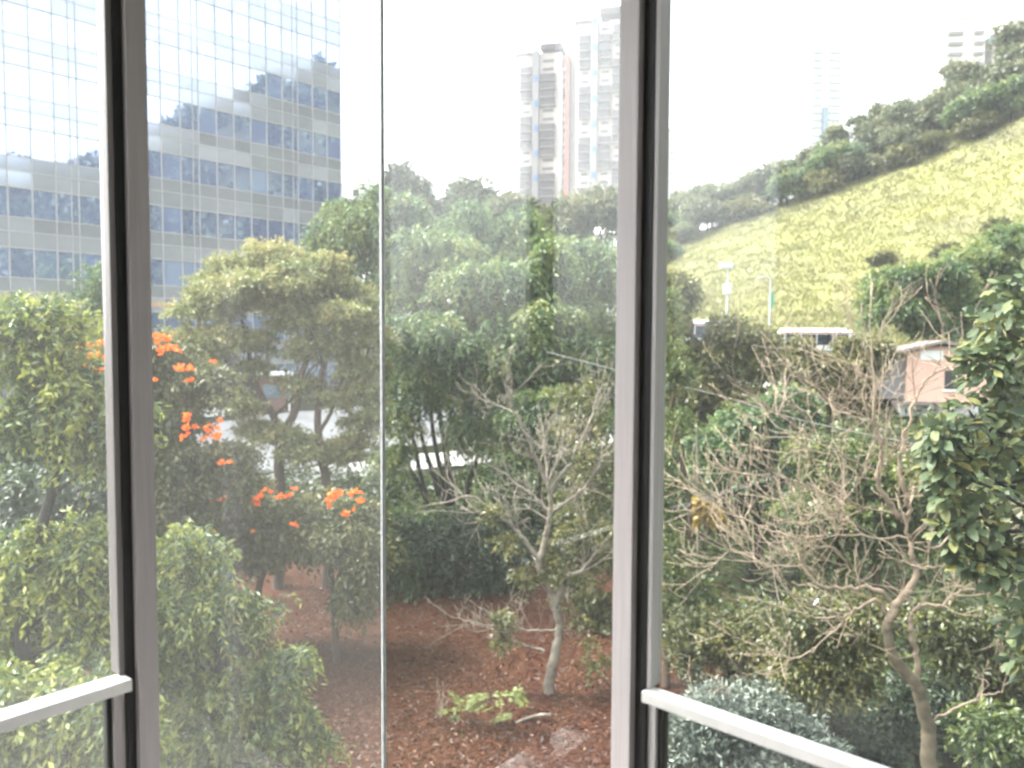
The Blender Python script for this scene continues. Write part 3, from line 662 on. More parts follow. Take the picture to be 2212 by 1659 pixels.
def tree(name, label, base, trunk_pts, clumps, bark, leafm, rng, r0=.18, r1=.07, group=None, cat='tree', limbs=True, leaf_kw={}, forks=None, kindname='crown', sides=8):
    """trunk_pts: polyline from the base upward (world). clumps in world."""
    base = np.asarray(base, float); t = empty(name, base); tag(t, label, cat, group)
    mb = MB(); P = smooth_path(trunk_pts, 5); mb.tube(P, np.linspace(r0, r1, len(P)), sides)
    if limbs:
        nP = len(P)
        for c, r in clumps:
            h = np.asarray(c)
            cand = P[int(nP*.45):]; dd = np.linalg.norm(cand-h, axis=1)+np.maximum(0, cand[:, 2]-h[2]+.3)*2.0
            s_ = cand[int(np.argmin(dd))]
            ln = np.linalg.norm(h-s_)
            Q = limb(mb, s_, h, max(.025, min(r1*.9, .018*ln+.02)), .012, rng, sides=5)
            for _ in range(4):
                i = rng.randint(len(Q)//3, len(Q)); e_ = h+unit(rng.normal(size=3))*np.asarray(r)*.8
                limb(mb, Q[i], e_, .02, .006, rng, sides=4)
    obj('trunk', mb.mesh('trunk', base, smooth=True), bark, t)
    if leafm is not None:
        V, F, T = crown_leaves(clumps, rng, **leaf_kw)
        obj(kindname, qmesh(kindname, V-base, F, T), leafm, t)
    return t
def gbase(X, D, dx=0):
    p = at(X, 1400, D); return np.array([p[0]+dx, D, float(ground_z(p[0]+dx, D))])
def auto_trunk(base, clumps, rng, frac=.75):
    top = np.mean([c for c, r in clumps], axis=0); zt = max(c[2] for c, r in clumps)
    top = np.array([top[0], top[1], base[2]+(zt-base[2])*frac])
    pts = [base]
    for f in (.3, .6, 1.0): pts.append(base*(1-f)+top*f+np.array([*(rng.normal(size=2)*.25), 0])*(f < 1))
    return pts
def quick(name, label, lst, D, X0, bark, leafm, seed, leaf_kw, r0=.18, r1=.08, depth=1.0, group=None, cat='tree', base=None, frac=.75):
    rng = np.random.RandomState(seed); cl = px_clumps(lst, D, depth); b = gbase(X0, D) if base is None else base
    return tree(name, label, b, auto_trunk(b, cl, rng, frac), cl, M[bark], M[leafm], rng, r0, r1, group, cat, leaf_kw=leaf_kw)

DROOP = dict(dens=1.35, sub=7, spray=.62, nleaf=13, ll=.165, lw=.058, droop=.62, tint=(.44,.34), tipgain=.7, subr=(.26,.44))
# -- weeping light green trees on the left
quick('weeping_tree', 'weeping yellow-green tree filling the left edge outside the left mullion',
      [(40,730,100,80),(130,700,50,45),(70,830,110,90),(150,860,80,60),(235,900,70,60),(40,920,100,40),(190,925,90,45),(215,985,40,30),
       (90,1180,110,60),(200,1185,80,60),(60,1270,100,70),(160,1290,90,80),(20,1370,50,50),(215,1330,60,50),(150,1430,60,30,2)], 14.5, 60, 'bark_dark', 'lf_droop', 11, dict(DROOP), .2, .09, 1.1)
quick('weeping_tree', 'low weeping yellow-green tree at the lower left behind the left rail',
      [(60,1500,140,60),(150,1590,150,70),(40,1620,120,60),(230,1520,60,70),(260,1640,90,50)], 12.5, 120, 'bark_dark', 'lf_droop', 12, dict(DROOP, tint=(.46,.2)), .14, .06)
quick('weeping_tree', 'weeping green tree right of the left mullion spilling over the red leaf litter',
      [(390,1190,80,80),(440,1330,110,80),(530,1320,70,60),(390,1420,90,70),(470,1480,120,70),(610,1450,70,50),(560,1570,120,80),(400,1600,90,80),(640,1600,55,70),(480,1640,130,60),(360,1300,70,80)], 15.5, 430, 'bark_dark', 'lf_droop', 13, dict(DROOP, tint=(.42,.2)), .17, .07)
quick('dark_shrub', 'dark backing foliage, shade in its leaf colour, behind the weeping trees at lower left', [(60,1060,110,60),(180,1060,100,60),(60,1180,110,60),(200,1220,90,60),(100,1330,120,70),(230,1400,90,70),(60,1450,100,60),(380,1330,80,90),(440,1250,80,60),(400,1480,80,80),(480,1400,60,60)], 19.5, 150, 'bark_dark', 'lf_dark', 14,  # added as dark backing; shade of the voids put into leaf colour
      dict(dens=1.1, sub=9, spray=.6, nleaf=9, ll=.17, lw=.075, droop=.4, tint=(.40,.22)), .14, .06, cat='shrub')
quick('dark_shrub', 'dark leafy backing added as shade in the gap between the upper and lower weeping foliage at left', [(20,1010,90,60),(110,1000,90,60),(200,1010,90,60),(50,1090,100,50),(170,1090,100,50),(250,1080,70,60),(20,940,80,50),(130,930,90,50)], 26, 120, 'bark_dark', 'lf_dark', 15,  # added to darken the gap; its shade lies in the leaf colour
      dict(dens=1.3, sub=9, spray=.7, nleaf=9, ll=.2, lw=.09, droop=.4, tint=(.42,.22)), .14, .06, cat='shrub')
# -- trees behind at the left
quick('dense_tree', 'dark rounded tree top against the office block just left of the left mullion', [(232,630,55,55),(200,680,70,45),(250,690,50,50)], 40, 220, 'bark_dark', 'lf_fine', 21,
      dict(dens=1.3, sub=9, spray=.8, nleaf=9, ll=.22, lw=.10, droop=.2, tint=(.30,.15)), .25, .1)
quick('dense_tree', 'olive tree top at the far left against the office block', [(40,690,70,40),(110,680,80,35),(150,720,80,40),(20,760,80,40)], 34, 70, 'bark_dark', 'lf_acacia', 22,
      dict(dens=1.2, sub=9, spray=.7, nleaf=9, ll=.2, lw=.09, droop=.25, tint=(.40,.2)), .25, .1)
# -- tulip trees with orange flowers
def flower_mesh(seed):
    rng = np.random.RandomState(seed); V = []; F = []; T = []; n = 0
    for k in range(rng.randint(5, 9)):
        c = rng.normal(size=3)*np.array([.13, .13, .07]); ax = unit(np.array([0, 0, .9])+rng.normal(size=3)*.5)
        e1 = unit(np.cross(ax, [.3, .8, .1])); e2 = np.cross(ax, e1)
        for j in range(5):
            th = j*2*math.pi/5; d = e1*math.cos(th)+e2*math.sin(th)
            s_ = np.cross(ax, d)
            q = [c, c+d*.07+ax*.09+s_*.055, c+d*.15+ax*.11, c+d*.07+ax*.09-s_*.055]
            V += q; F.append([n, n+1, n+2, n+3]); n += 4; T.append(rng.uniform(.1, .9))
    me = qmesh('flower_cluster', np.array(V), F, T); me.materials.append(M['flower']); return me
FM = [flower_mesh(s) for s in range(6)]
def add_flowers(t, D, pts, seed):
    rng = np.random.RandomState(seed)
    for i, q in enumerate(pts):
        X, Y = q[:2]; s = q[2] if len(q) > 2 else 1
        o = obj('flower_cluster', FM[rng.randint(6)], None, t, at(X, Y, D-1.9-rng.rand()*.5)-np.array(t.location)); o.rotation_euler = (rng.normal()*.2, rng.normal()*.2, rng.rand()*6.28); o.scale = (s*.62,)*3
TUL = dict(dens=1.8, sub=11, spray=.55, nleaf=9, ll=.17, lw=.075, droop=.35, tint=(.45,.2), tipgain=.2)
t2 = quick('tulip_tree', 'olive-green tree with orange flower clusters on both sides of the left mullion',
      [(230,790,100,55),(330,790,80,60),(410,830,80,45),(360,920,90,55),(440,1000,90,60),(400,1080,110,70),(330,1000,80,60),(500,1060,60,50),(300,870,70,50)], 23, 420, 'bark', 'lf_tulip', 31, dict(TUL), .2, .09)
add_flowers(t2, 23, [(190,748,1.2),(205,770,1.2),(225,742),(232,775),(222,800,.9),(195,797,1.1),(210,815,.8),(167,820,.8),(335,728,1.1),(355,735,1.2),(368,758,1.2),(345,760),(380,752,.7),
                     (385,795,.9),(400,800,1.1),(412,795,.8),(408,823,.9),(330,822,.7),(404,905,1.1),(408,925,1.1),(400,945,.9),(450,930,1),(472,925,.9),(475,908,.8),(470,942,1.2),(440,950,.6),(486,1002,.9),(462,783,.6)], 32)
t3 = quick('tulip_tree', 'broad olive tree with orange flowers shading the red leaf litter',
      [(450,1140,90,55),(560,1120,90,45),(660,1110,90,45),(750,1120,80,45),(800,1170,55,50),(530,1180,90,45),(640,1165,80,40),(410,1200,70,60)], 24.5, 570, 'bark', 'lf_tulip', 33, dict(TUL, ll=.2, lw=.09), .17, .08,
      base=np.array([*at(570, 1440, 24)[:2], float(ground_z(*at(570, 1440, 24)[:2]))]), frac=.82)
add_flowers(t3, 24.5, [(466,1083,1),(478,1080,.8),(545,1083,1.1),(560,1075,1.1),(555,1090,.8),(580,1062,.8),(612,1076,1),(625,1068,.8),(636,1058,.7),(720,1075,1.2),(730,1068,1.2),(708,1082,.8),(712,1095,.6),(757,1068,.9),(772,1065,.9),(776,1083,1),(765,1102,.6),(748,1112,1),(634,1136,1),(545,1148,.5),(458,1148,.7)], 34)
# slim trunk standing in the litter
kb = at(727, 1447, 23.6); kb[2] = float(ground_z(kb[0], kb[1]))
rng = np.random.RandomState(36)
kc = px_clumps([(700,1150,55,35),(740,1160,60,35),(770,1265,40,70),(790,1200,40,50)], 23.4)
tree('slim_tree', 'slim straight-trunked tree rising out of the middle of the red leaf litter', kb, [kb, at(722,1330,23.6), at(714,1220,23.6), at(712,1150,23.5)], kc, M['bark'], M['lf_tulip'], rng, .12, .06, leaf_kw=dict(TUL, droop=.7, ll=.2, lw=.08))

# -- flat-topped tree
rng = np.random.RandomState(41); D4 = 31.0
c4 = px_clumps([(600,560,70,34),(520,580,60,34),(690,580,60,36),(450,620,55,34),(570,615,70,36),(650,630,70,36),(740,630,50,36),(790,680,45,40),(500,655,60,34),(610,680,70,34),(700,690,60,36),(430,680,50,34),(760,740,50,38),(400,735,40,28),(480,725,55,28),(550,740,50,26),(680,755,60,28),(810,740,35,40),(590,640,60,40,2),(680,620,60,40,2.5),(520,620,50,40,-2),(640,600,60,36,-2.5),(740,690,50,40,-2),
                (600,950,70,26,-.5),(560,930,45,22,-.5),(650,985,60,22,-.5),(770,960,55,26,.5),(735,985,50,24,.5),(545,800,40,20),(800,800,35,30),(400,790,45,32),(450,770,50,30),(760,800,45,34),(800,850,35,40),(480,860,45,24,-1),(730,860,40,24),(420,850,50,30,-1),(650,830,40,22),(520,880,40,22,-1),(790,910,40,34)], D4, 1.3)
b4 = np.array([*at(655, 1300, D4)[:2], 0.0]); b4[2] = float(ground_z(b4[0], b4[1]))
t4 = empty('flat_topped_tree', b4); tag(t4, 'flat-topped spreading tree with forked brown trunks left of the glass joint', 'tree')
mb = MB()
def pl(lst, D): return [at(q[0], q[1], D+(q[2] if len(q) > 2 else 0)) for q in lst]
paths = [([(600,1300),(606,1080),(603,1000),(608,940),(640,880),(650,820),(668,760),(676,700),(690,640)], .19, .05),
         ([(608,950),(592,900),(560,840),(545,800),(535,740),(520,690)], .13, .04), ([(560,840),(525,805),(500,790),(460,760)], .07, .03),
         ([(592,900),(640,850),(668,800),(690,780)], .05, .03), ([(668,770),(650,700),(600,660),(560,610)], .08, .03),
         ([(705,1300),(708,1060),(700,1000),(690,930),(692,860),(700,800),(720,740),(740,690)], .17, .05), ([(690,930),(720,880),(740,820),(770,770),(800,740)], .07, .03),
         ([(676,720),(660,650),(640,600),(650,570)], .07, .02), ([(535,750),(500,700),(480,640)], .05, .02), ([(700,800),(690,730),(720,660)], .05, .02), ([(703,1010),(740,980),(775,960)], .05, .02)]
for pts, ra, rb in paths:
    P = smooth_path(pl(pts, D4), 4); P += np.cumsum(rng.normal(size=P.shape)*.012, axis=0); mb.tube(P, np.linspace(ra*1.35, rb*1.2, len(P)), 7)
tips = [at(*q, D4) for q in ((690,640),(520,690),(460,760),(690,780),(560,610),(740,690),(800,740),(650,570),(480,640),(720,660),(775,960),(606,960))]
for c, r in c4:
    s_ = tips[int(np.argmin([np.linalg.norm(c-q) for q in tips]))]
    Q = limb(mb, s_, c, .035, .015, rng, sides=5)
    for _ in range(5): limb(mb, Q[rng.randint(3, len(Q))], c+unit(rng.normal(size=3))*np.asarray(r)*.9, .018, .006, rng, sides=4)
obj('trunk', mb.mesh('trunk', b4, smooth=True), M['bark'], t4)
V, F, T = crown_leaves(c4, rng, dens=.85, sub=8, spray=.45, subr=(.26,.44), nleaf=9, ll=.19, lw=.085, droop=.15, tint=(.55,.22), flat=.3, tipgain=.2)
obj('crown', qmesh('crown', V-b4, F, T), M['lf_acacia'], t4)

# -- feathery tree in the centre, a clump of dark stems
rng = np.random.RandomState(51); D6 = 39.0
c6 = px_clumps([(780,520,80,60),(740,470,50,35),(850,560,80,60),(950,550,90,60),(1040,590,100,70),(890,650,80,60),(1000,680,100,70),(1100,680,90,70),(930,760,90,60),(1050,790,100,55),(870,800,55,60),(960,840,90,35),
                (1180,620,90,70),(1250,690,80,70),(1170,760,90,60),(1280,790,55,70),(1040,940,55,60,-3),(930,580,60,60),(1120,820,70,40),(905,1110,50,26,-3),(870,905,45,36,-2),(1010,930,45,40,-2),(850,990,40,26,-2),(830,500,50,45,2),(900,500,60,45,2),(980,500,60,45,3),(1070,520,70,45,3),(1150,540,70,50,2),(1230,570,70,50,2),(1300,620,50,60,2),(1310,720,40,60),(1220,830,70,45),(1300,870,40,50),(820,640,50,60,2),(1000,620,70,60,-2),(1110,610,70,60,-2),(880,720,70,60,-3),(970,730,80,60,-3.5),(1070,740,80,60,-3.5),(1170,700,80,60,-3),(1250,760,60,60,-3),(910,800,60,45,-3),(1020,830,70,45,-3),(1120,770,70,50,-3.5),(700,520,35,30),(730,560,50,45,1),(810,440,30,40,1),(880,460,40,50,1),(1010,470,45,45,2),(1130,490,50,45,2),(1200,560,50,45,-2),(1290,560,45,45,1)], D6, 1.0)
b6 = np.array([*at(985, 1130, D6)[:2], 0.0]); b6[2] = float(ground_z(b6[0], b6[1]))
t6 = empty('feathery_tree', b6); tag(t6, 'large feathery green tree on a clump of dark stems right of the glass joint', 'tree')
mb = MB()
for i, pts in enumerate([[(960,1180),(945,1060),(915,960),(895,860),(870,780)], [(970,1180),(955,1040),(935,930),(930,840),(920,740)], [(985,1180),(975,1050),(965,940),(985,850),(1000,740)], [(1000,1180),(1010,1060),(1040,960),(1060,880),(1080,780)],
                         [(1020,1180),(1045,1080),(1090,980),(1140,880),(1180,760)], [(950,1180),(920,1080),(880,1000),(860,930)], [(1035,1180),(1070,1080),(1130,960),(1230,800)], [(978,1180),(965,1000),(950,880),(960,700),(950,600)], [(940,1180),(925,1100),(905,1010),(890,940),(850,840),(800,600)]]):
    P = smooth_path(pl(pts, D6+rng.uniform(-1.2, 1.2)), 4); mb.tube(P, np.linspace(.17, .05, len(P)), 6)
    for _ in range(10):
        j = rng.randint(len(P)//2, len(P)); c, r = c6[rng.randint(len(c6))]
        if np.linalg.norm(c-P[j]) < 5: limb(mb, P[j], c+unit(rng.normal(size=3))*np.asarray(r)*.6, .04, .012, rng, sides=4)
obj('trunk', mb.mesh('trunk', b6, smooth=True), M['bark_dark'], t6)
V, F, T = crown_leaves(c6, rng, dens=1.35, sub=9, spray=.95, nleaf=13, ll=.27, lw=.095, droop=.75, tint=(.48,.26), tipgain=.4)
obj('crown', qmesh('crown', V-b6, F, T), M['lf_fine'], t6)

FAR = dict(dens=1.5, sub=11, spray=1.0, nleaf=9, ll=.36, lw=.17, droop=.25, tint=(.45,.25))
quick('dense_tree', 'tall grey-green treetop against the sky right of the glass joint', [(865,400,38,40),(900,440,50,50),(880,490,50,50),(930,500,50,40)], 66, 890, 'bark_dark', 'lf_far', 61, dict(FAR), .25, .1)
quick('dense_tree', 'bluish green rounded treetop left of the apartment tower', [(1010,420,50,35),(1050,440,50,40),(990,470,60,45),(1060,500,60,40)], 74, 1030, 'bark_dark', 'lf_far', 62, dict(FAR, tint=(.3,.2)), .25, .1)
quick('dense_tree', 'olive treetop under the left half of the apartment tower', [(1110,460,45,40),(1140,510,60,40),(1080,540,60,45),(1180,500,50,40)], 62, 1120, 'bark_dark', 'lf_far', 63, dict(FAR), .25, .1)
quick('dense_tree', 'leafy yellow-green treetop between the apartment tower and the right mullion', [(1260,460,60,35),(1310,450,50,35),(1220,500,50,35),(1240,560,70,45),(1340,470,50,50),(1300,620,60,50)], 58, 1260, 'bark_dark', 'lf_far', 64, dict(FAR, tint=(.6,.25)), .25, .1)
quick('dense_tree', 'small treetop in front of the white block beside the office block', [(760,470,40,35),(790,510,40,40),(830,520,40,40)], 60, 790, 'bark_dark', 'lf_far', 65, dict(FAR), .2, .1)
# -- dark understorey and leafy shrubs in the centre
quick('dark_shrub', 'dark dense shrub in shade below the feathery tree', [(900,1190,80,60),(990,1170,100,70),(1080,1220,70,70),(930,1270,90,50),(1040,1280,80,50),(860,1260,50,60),(870,1160,50,50)], 31, 980, 'bark_dark', 'lf_dark', 71,
      dict(dens=1.2, sub=10, spray=.7, nleaf=10, ll=.2, lw=.08, droop=.4, tint=(.45,.25)), .15, .06, cat='shrub')
quick('leafy_shrub', 'green leafy growth behind the pale bare tree by the right mullion', [(1250,930,70,60),(1290,1030,50,70),(1230,1130,60,60),(1290,1190,60,70),(1230,1250,60,60),(1290,1340,50,70),(1240,1400,60,60),(1310,1480,60,60),(1270,860,60,40)], 27, 1270, 'bark', 'lf_olive', 72,
      dict(dens=.8, sub=10, spray=.6, nleaf=9, ll=.17, lw=.08, droop=.4, tint=(.40,.25)), .14, .06, cat='shrub')
quick('leafy_shrub', 'light green shrub in front of the road between the feathery tree and the right mullion', [(1120,900,60,50),(1190,880,60,50),(1180,960,60,50),(1290,930,50,60),(1110,990,50,40),(1230,1030,60,50),(1060,1060,50,40)], 34, 1180, 'bark', 'lf_fine', 74,
      dict(dens=1.2, sub=9, spray=.6, nleaf=10, ll=.2, lw=.085, droop=.5, tint=(.5,.25)), .14, .06, cat='shrub')
quick('leafy_shrub', 'light green creeper-clad growth just right of the right mullion', [(1432,680,34,60),(1440,800,50,60),(1440,930,50,70),(1430,1060,50,70),(1440,1200,50,70),(1450,1320,60,60),(1500,1290,50,50)], 22, 1440, 'bark', 'lf_vine', 73,
      dict(dens=.9, sub=10, spray=.55, nleaf=9, ll=.14, lw=.07, droop=.5, tint=(.55,.25)), .14, .06, cat='shrub')
# -- middle distance on the right
MID = dict(dens=1.7, sub=12, spray=.65, nleaf=9, ll=.22, lw=.11, droop=.35, tint=(.42,.25))
quick('dense_tree', 'leafy tree below the lamp posts right of the right mullion', [(1455,630,45,35),(1440,720,35,40),(1590,740,70,55),(1540,800,80,55),(1630,790,45,50),(1570,870,80,45),(1490,860,50,60)], 34, 1550, 'bark', 'lf_olive', 81, dict(MID), .2, .08)
quick('dense_tree', 'grey-green tree with yellow leaves behind the overhead cable', [(1620,940,80,60),(1700,890,60,50),(1560,980,70,60),(1680,1000,70,60),(1600,1060,80,60),(1530,1060,50,60)], 30, 1620, 'bark_dark', 'lf_fine', 82, dict(MID, tint=(.35,.25)), .2, .08)
quick('leafy_shrub', 'bright green creeper thicket behind the bare tree', [(1790,990,90,60),(1880,1030,90,60),(1760,1100,90,60),(1870,1120,100,60),(1970,1060,80,60),(1960,1150,80,60),(1800,1200,80,50),(2040,1150,70,60)], 26, 1860, 'bark', 'lf_vine', 83, dict(MID, ll=.15, lw=.08, tint=(.5,.25)), .14, .06, cat='shrub')
quick('dense_tree', 'sunlit tree on the slope above the pink house', [(1950,610,70,50),(2030,620,80,55),(1920,670,60,50),(2010,690,70,45),(2090,680,70,50)], 52, 1990, 'bark_dark', 'lf_fine', 84, dict(MID, ll=.24, lw=.12, tint=(.5,.25)), .22, .09)
quick('dense_tree', 'large green tree at the right edge below the grassy slope', [(2110,560,80,45),(2190,540,70,50),(2170,610,80,50),(2230,640,80,60)], 56, 2170, 'bark_dark', 'lf_fine', 85, dict(MID, ll=.24, lw=.12, tint=(.55,.25)), .25, .1)
quick('dense_tree', 'loose olive tree in front of the bus on the hill road', [(1690,800,60,40),(1740,790,50,34),(1800,795,50,34),(1850,790,50,35),(1890,770,40,35),(1722,750,24,16),(1838,745,22,18),(1740,840,60,45),(1830,850,60,45)], 40, 1780, 'bark', 'lf_olive', 86, dict(MID, tint=(.5,.25)), .18, .07)
# -- undergrowth at the lower right
UND = dict(dens=1.5, sub=12, spray=.5, nleaf=9, ll=.14, lw=.06, droop=.4, tint=(.42,.25))
quick('leafy_shrub', 'olive shrub behind the grey-green bush at the lower right', [(1560,1380,80,50),(1660,1360,80,45),(1490,1380,60,60),(1620,1430,80,40)], 20, 1580, 'bark_dark', 'lf_olive', 91, dict(UND), .1, .05, cat='shrub')
quick('leafy_shrub', 'yellowish shrub left of the bare tree trunk', [(1770,1400,80,50),(1850,1410,70,50),(1740,1330,70,40),(1840,1330,70,40),(1720,1450,60,40),(1800,1480,70,30)], 17.5, 1790, 'bark_dark', 'lf_olive', 92, dict(UND, tint=(.42,.25)), .1, .05, cat='shrub')
quick('leafy_shrub', 'green shrub right of the bare tree trunk', [(2060,1400,70,50),(2130,1440,70,50),(2030,1330,60,40),(2110,1360,70,40),(2190,1500,60,60)], 17, 2090, 'bark_dark', 'lf_olive', 93, dict(UND, tint=(.25,.2)), .1, .05, cat='shrub')
quick('dark_shrub', 'very dark undergrowth around the foot of the bare tree', [(1800,1560,90,50),(1900,1590,90,50),(1720,1520,60,40),(1960,1530,70,50),(2080,1590,90,50),(2180,1620,70,40),(1850,1650,100,40),(2060,1510,60,40)], 18.5, 1900, 'bark_dark', 'lf_dark', 94, dict(UND, tint=(.35,.2)), .1, .05, cat='shrub')
quick('leafy_shrub', 'light leafy sprigs in the bottom right corner', [(2120,1560,60,35),(2190,1580,50,40),(2160,1640,60,30)], 14, 2150, 'bark_dark', 'lf_vine', 95, dict(UND, dens=.6, tint=(.35,.2)), .08, .04, cat='shrub')
quick('grey_bush', 'silvery grey-green bush behind the right-hand rail', [(1560,1530,70,40),(1640,1545,70,40),(1720,1590,70,40),(1500,1580,70,45),(1590,1620,110,40),(1690,1650,100,35),(1470,1640,70,40),(1790,1640,50,30)], 11.5, 1600, 'bark_dark', 'lf_grey', 96,
      dict(dens=1.3, sub=10, spray=.3, nleaf=10, ll=.10, lw=.035, droop=.1, tint=(.5,.22), up=.3), .08, .04, cat='bush')

# ------------------------------------------------------------------ bare trees
def grow(mb, p, d, ln, r, rng, depth, spread=.75, upb=.25, minr=.004, fan=2):
    n = 4; pts = [p]; dd = unit(d)
    for i in range(n):
        dd = unit(dd+rng.normal(size=3)*.16+np.array([0, 0, upb*.18])); pts.append(pts[-1]+dd*ln/n)
    mb.tube(pts, np.linspace(r, max(minr, r*.55), n+1), 4 if r < .03 else 6)
    if depth <= 0: return
    for k in range(fan):
        i = rng.randint(1, n+1); q = pts[i]
        nd = unit(dd+rng.normal(size=3)*spread+np.array([0, 0, upb*.5])); grow(mb, q, nd, ln*rng.uniform(.5, .8), max(minr, r*.55), rng, depth-1, spread, upb, minr, fan)
def bare_tree(name, label, D, trunk, limbs_, bark, seed, r0, tw=.75, minr=.005, leafy=None, leafm=None, trunkm=None, thin=1.0):
    rng = np.random.RandomState(seed)
    tp = pl(trunk, D); b = np.array(tp[0]); t = empty(name, b); tag(t, label, 'tree')
    mb = MB(); P = smooth_path(tp, 5); P[1:-1] += rng.normal(size=P[1:-1].shape)*.015; mb.tube(P, np.linspace(r0, r0*.55, len(P)), 9); obj('trunk', mb.mesh('trunk', b, smooth=True), trunkm or bark, t)
    for pts, ra, ntw, tl in limbs_:
        ra *= thin
        mb = MB(); off = rng.uniform(-.5, .5)
        L_ = [at(q[0], q[1], D+(q[2] if len(q) > 2 else off*i/max(1, len(pts)-1)*1.2)) for i, q in enumerate(pts)]
        P = smooth_path(L_, 5); P[1:-1] += rng.normal(size=P[1:-1].shape)*.02
        mb.tube(P, np.linspace(ra, max(minr*1.5, ra*.3), len(P)), 7)
        for k in range(ntw):
            i = rng.randint(len(P)//5, len(P)-1); d = unit(P[min(i+1, len(P)-1)]-P[i-1])
            grow(mb, P[i], unit(d*.8+rng.normal(size=3)*tw+np.array([0, 0, .25])), tl*rng.uniform(.7, 1.6), max(minr*1.6, ra*.22), rng, 2, .5, .35, minr)
        grow(mb, P[-1], unit(P[-1]-P[-3]), tl, max(minr*1.6, ra*.3), rng, 2, .5, .3, minr)
        obj('branch', mb.mesh('branch', b, smooth=True), bark, t)
    if leafy:
        V, F, T = crown_leaves(px_clumps(leafy, D), rng, dens=.5, sub=5, spray=.25, nleaf=6, ll=.13, lw=.07, droop=.3, tint=(.5,.3)); obj('leaves', qmesh('leaves', V-b, F, T), M[leafm], t)
    return t
DB = 13.5
def cB(l): return [(1620+x*.577, 702+y*.577) for x, y in l]
bare_tree('bare_tree', 'large leafless tree with lichen-brown limbs and a mass of fine twigs at right', DB,
  cB([(668,1700),(668,1560),(652,1450),(622,1350),(575,1300),(542,1240),(515,1160),(522,1105)]),
  [(cB([(522,1105),(545,1050),(590,990),(625,920),(610,870),(600,800),(580,735)]), .11, 5, .8),
   (cB([(580,735),(530,680),(490,620),(480,540),(490,460),(465,350),(465,200),(458,60)]), .075, 16, 1.0),
   (cB([(585,740),(600,690),(570,600),(565,480),(590,380),(640,230),(700,180),(830,130)]), .06, 12, .9),
   (cB([(622,1345),(625,1250),(600,1150),(602,1090),(640,1050),(720,1050),(780,1000),(880,990),(1020,1000)]), .075, 12, .8),
   (cB([(522,1100),(480,1040),(420,1050),(350,1095),(240,1090),(120,1055)]), .055, 10, .7),
   (cB([(545,1060),(480,990),(370,985),(250,970),(210,910),(180,860),(170,790),(190,740),(175,660)]), .06, 18, .9),
   (cB([(590,800),(420,790),(300,785),(200,800)]), .03, 14, .8), (cB([(588,710),(450,690),(330,640),(150,580),(20,560)]), .03, 16, .9),
   (cB([(484,560),(330,480),(200,400),(80,320)]), .028, 16, .9), (cB([(468,380),(380,300),(280,240)]), .024, 12, .8), (cB([(580,640),(640,590),(700,520)]), .025, 8, .7),
   (cB([(605,810),(690,830),(800,740),(860,700),(940,760),(1030,740)]), .03, 12, .7), (cB([(930,760),(960,850),(1005,860),(940,940)]), .024, 6, .5),
   (cB([(625,915),(680,905),(740,905)]), .045, 6, .6), (cB([(690,1480),(780,1430),(870,1390),(940,1370),(985,1310)]), .032, 3, .4), (cB([(380,1080),(300,1160),(210,1230),(130,1240),(20,1200)]), .022, 8, .6),
   (cB([(360,985),(365,900),(300,830),(180,870)]), .022, 8, .7), (cB([(175,800),(60,760),(-80,700),(-160,640)]), .024, 16, .8), (cB([(200,900),(60,900),(-60,850),(-140,900)]), .022, 16, .8)],
  M['twig'], 101, .135, minr=.0055, trunkm=M['bark_moss'], thin=.72)
DC = 21.5
def cC(l): return [((1800+x*.7835)*.54, (1500+y*.7835)*.54) for x, y in l]
bare_tree('bare_tree', 'pale-barked nearly leafless tree left of the right mullion', DC,
  cC([(510,1700),(510,1550),(540,1400),(560,1280),(545,1180),(585,1060)]),
  [(cC([(575,1090),(600,1020),(660,1010),(720,940),(790,850)]), .09, 8, .9), (cC([(470,1010),(455,960),(480,860),(505,760),(515,680),(500,550)]), .13, 3, .6),
   (cC([(545,1200),(500,1080),(470,1000)]), .12, 2, .5),
   (cC([(500,690),(430,620),(350,560),(250,490)]), .06, 9, .8), (cC([(500,560),(440,430),(400,330),(330,190),(290,80)]), .065, 12, .9), (cC([(500,560),(490,420),(480,330)]), .045, 8, .8), (cC([(510,600),(560,520),(620,440),(670,330),(720,220),(760,90)]), .055, 12, .9),
   (cC([(530,690),(600,640),(700,560),(770,440),(830,340)]), .06, 12, .8), (cC([(500,550),(550,420),(570,330)]), .04, 8, .7), (cC([(440,920),(370,830),(310,760),(200,680),(110,620),(20,640)]), .075, 14, .9), (cC([(520,570),(600,590),(680,560)]), .03, 5, .5),
   (cC([(480,1410),(400,1390),(330,1360),(240,1310),(200,1290)]), .045, 6, .6), (cC([(540,1300),(420,1305),(330,1290),(150,1270),(20,1240)]), .035, 14, .6), (cC([(560,1310),(620,1290),(680,1200)]), .03, 6, .5), (cC([(330,190),(260,160),(200,140)]), .025, 8, .6)],
  M['bark_pale'], 102, .17, minr=.006, leafy=[(1200,1185,25,15),(1090,1340,30,20),(1080,1385,25,18),(1300,1150,30,40),(1245,1255,30,20),(1280,1000,30,40),(1220,1150,40,40),(1260,1310,50,40),(1190,1230,30,40),(1290,1420,40,50),(1130,1250,40,30),(1100,1180,40,25),(1060,1110,35,25)], leafm='lf_olive')
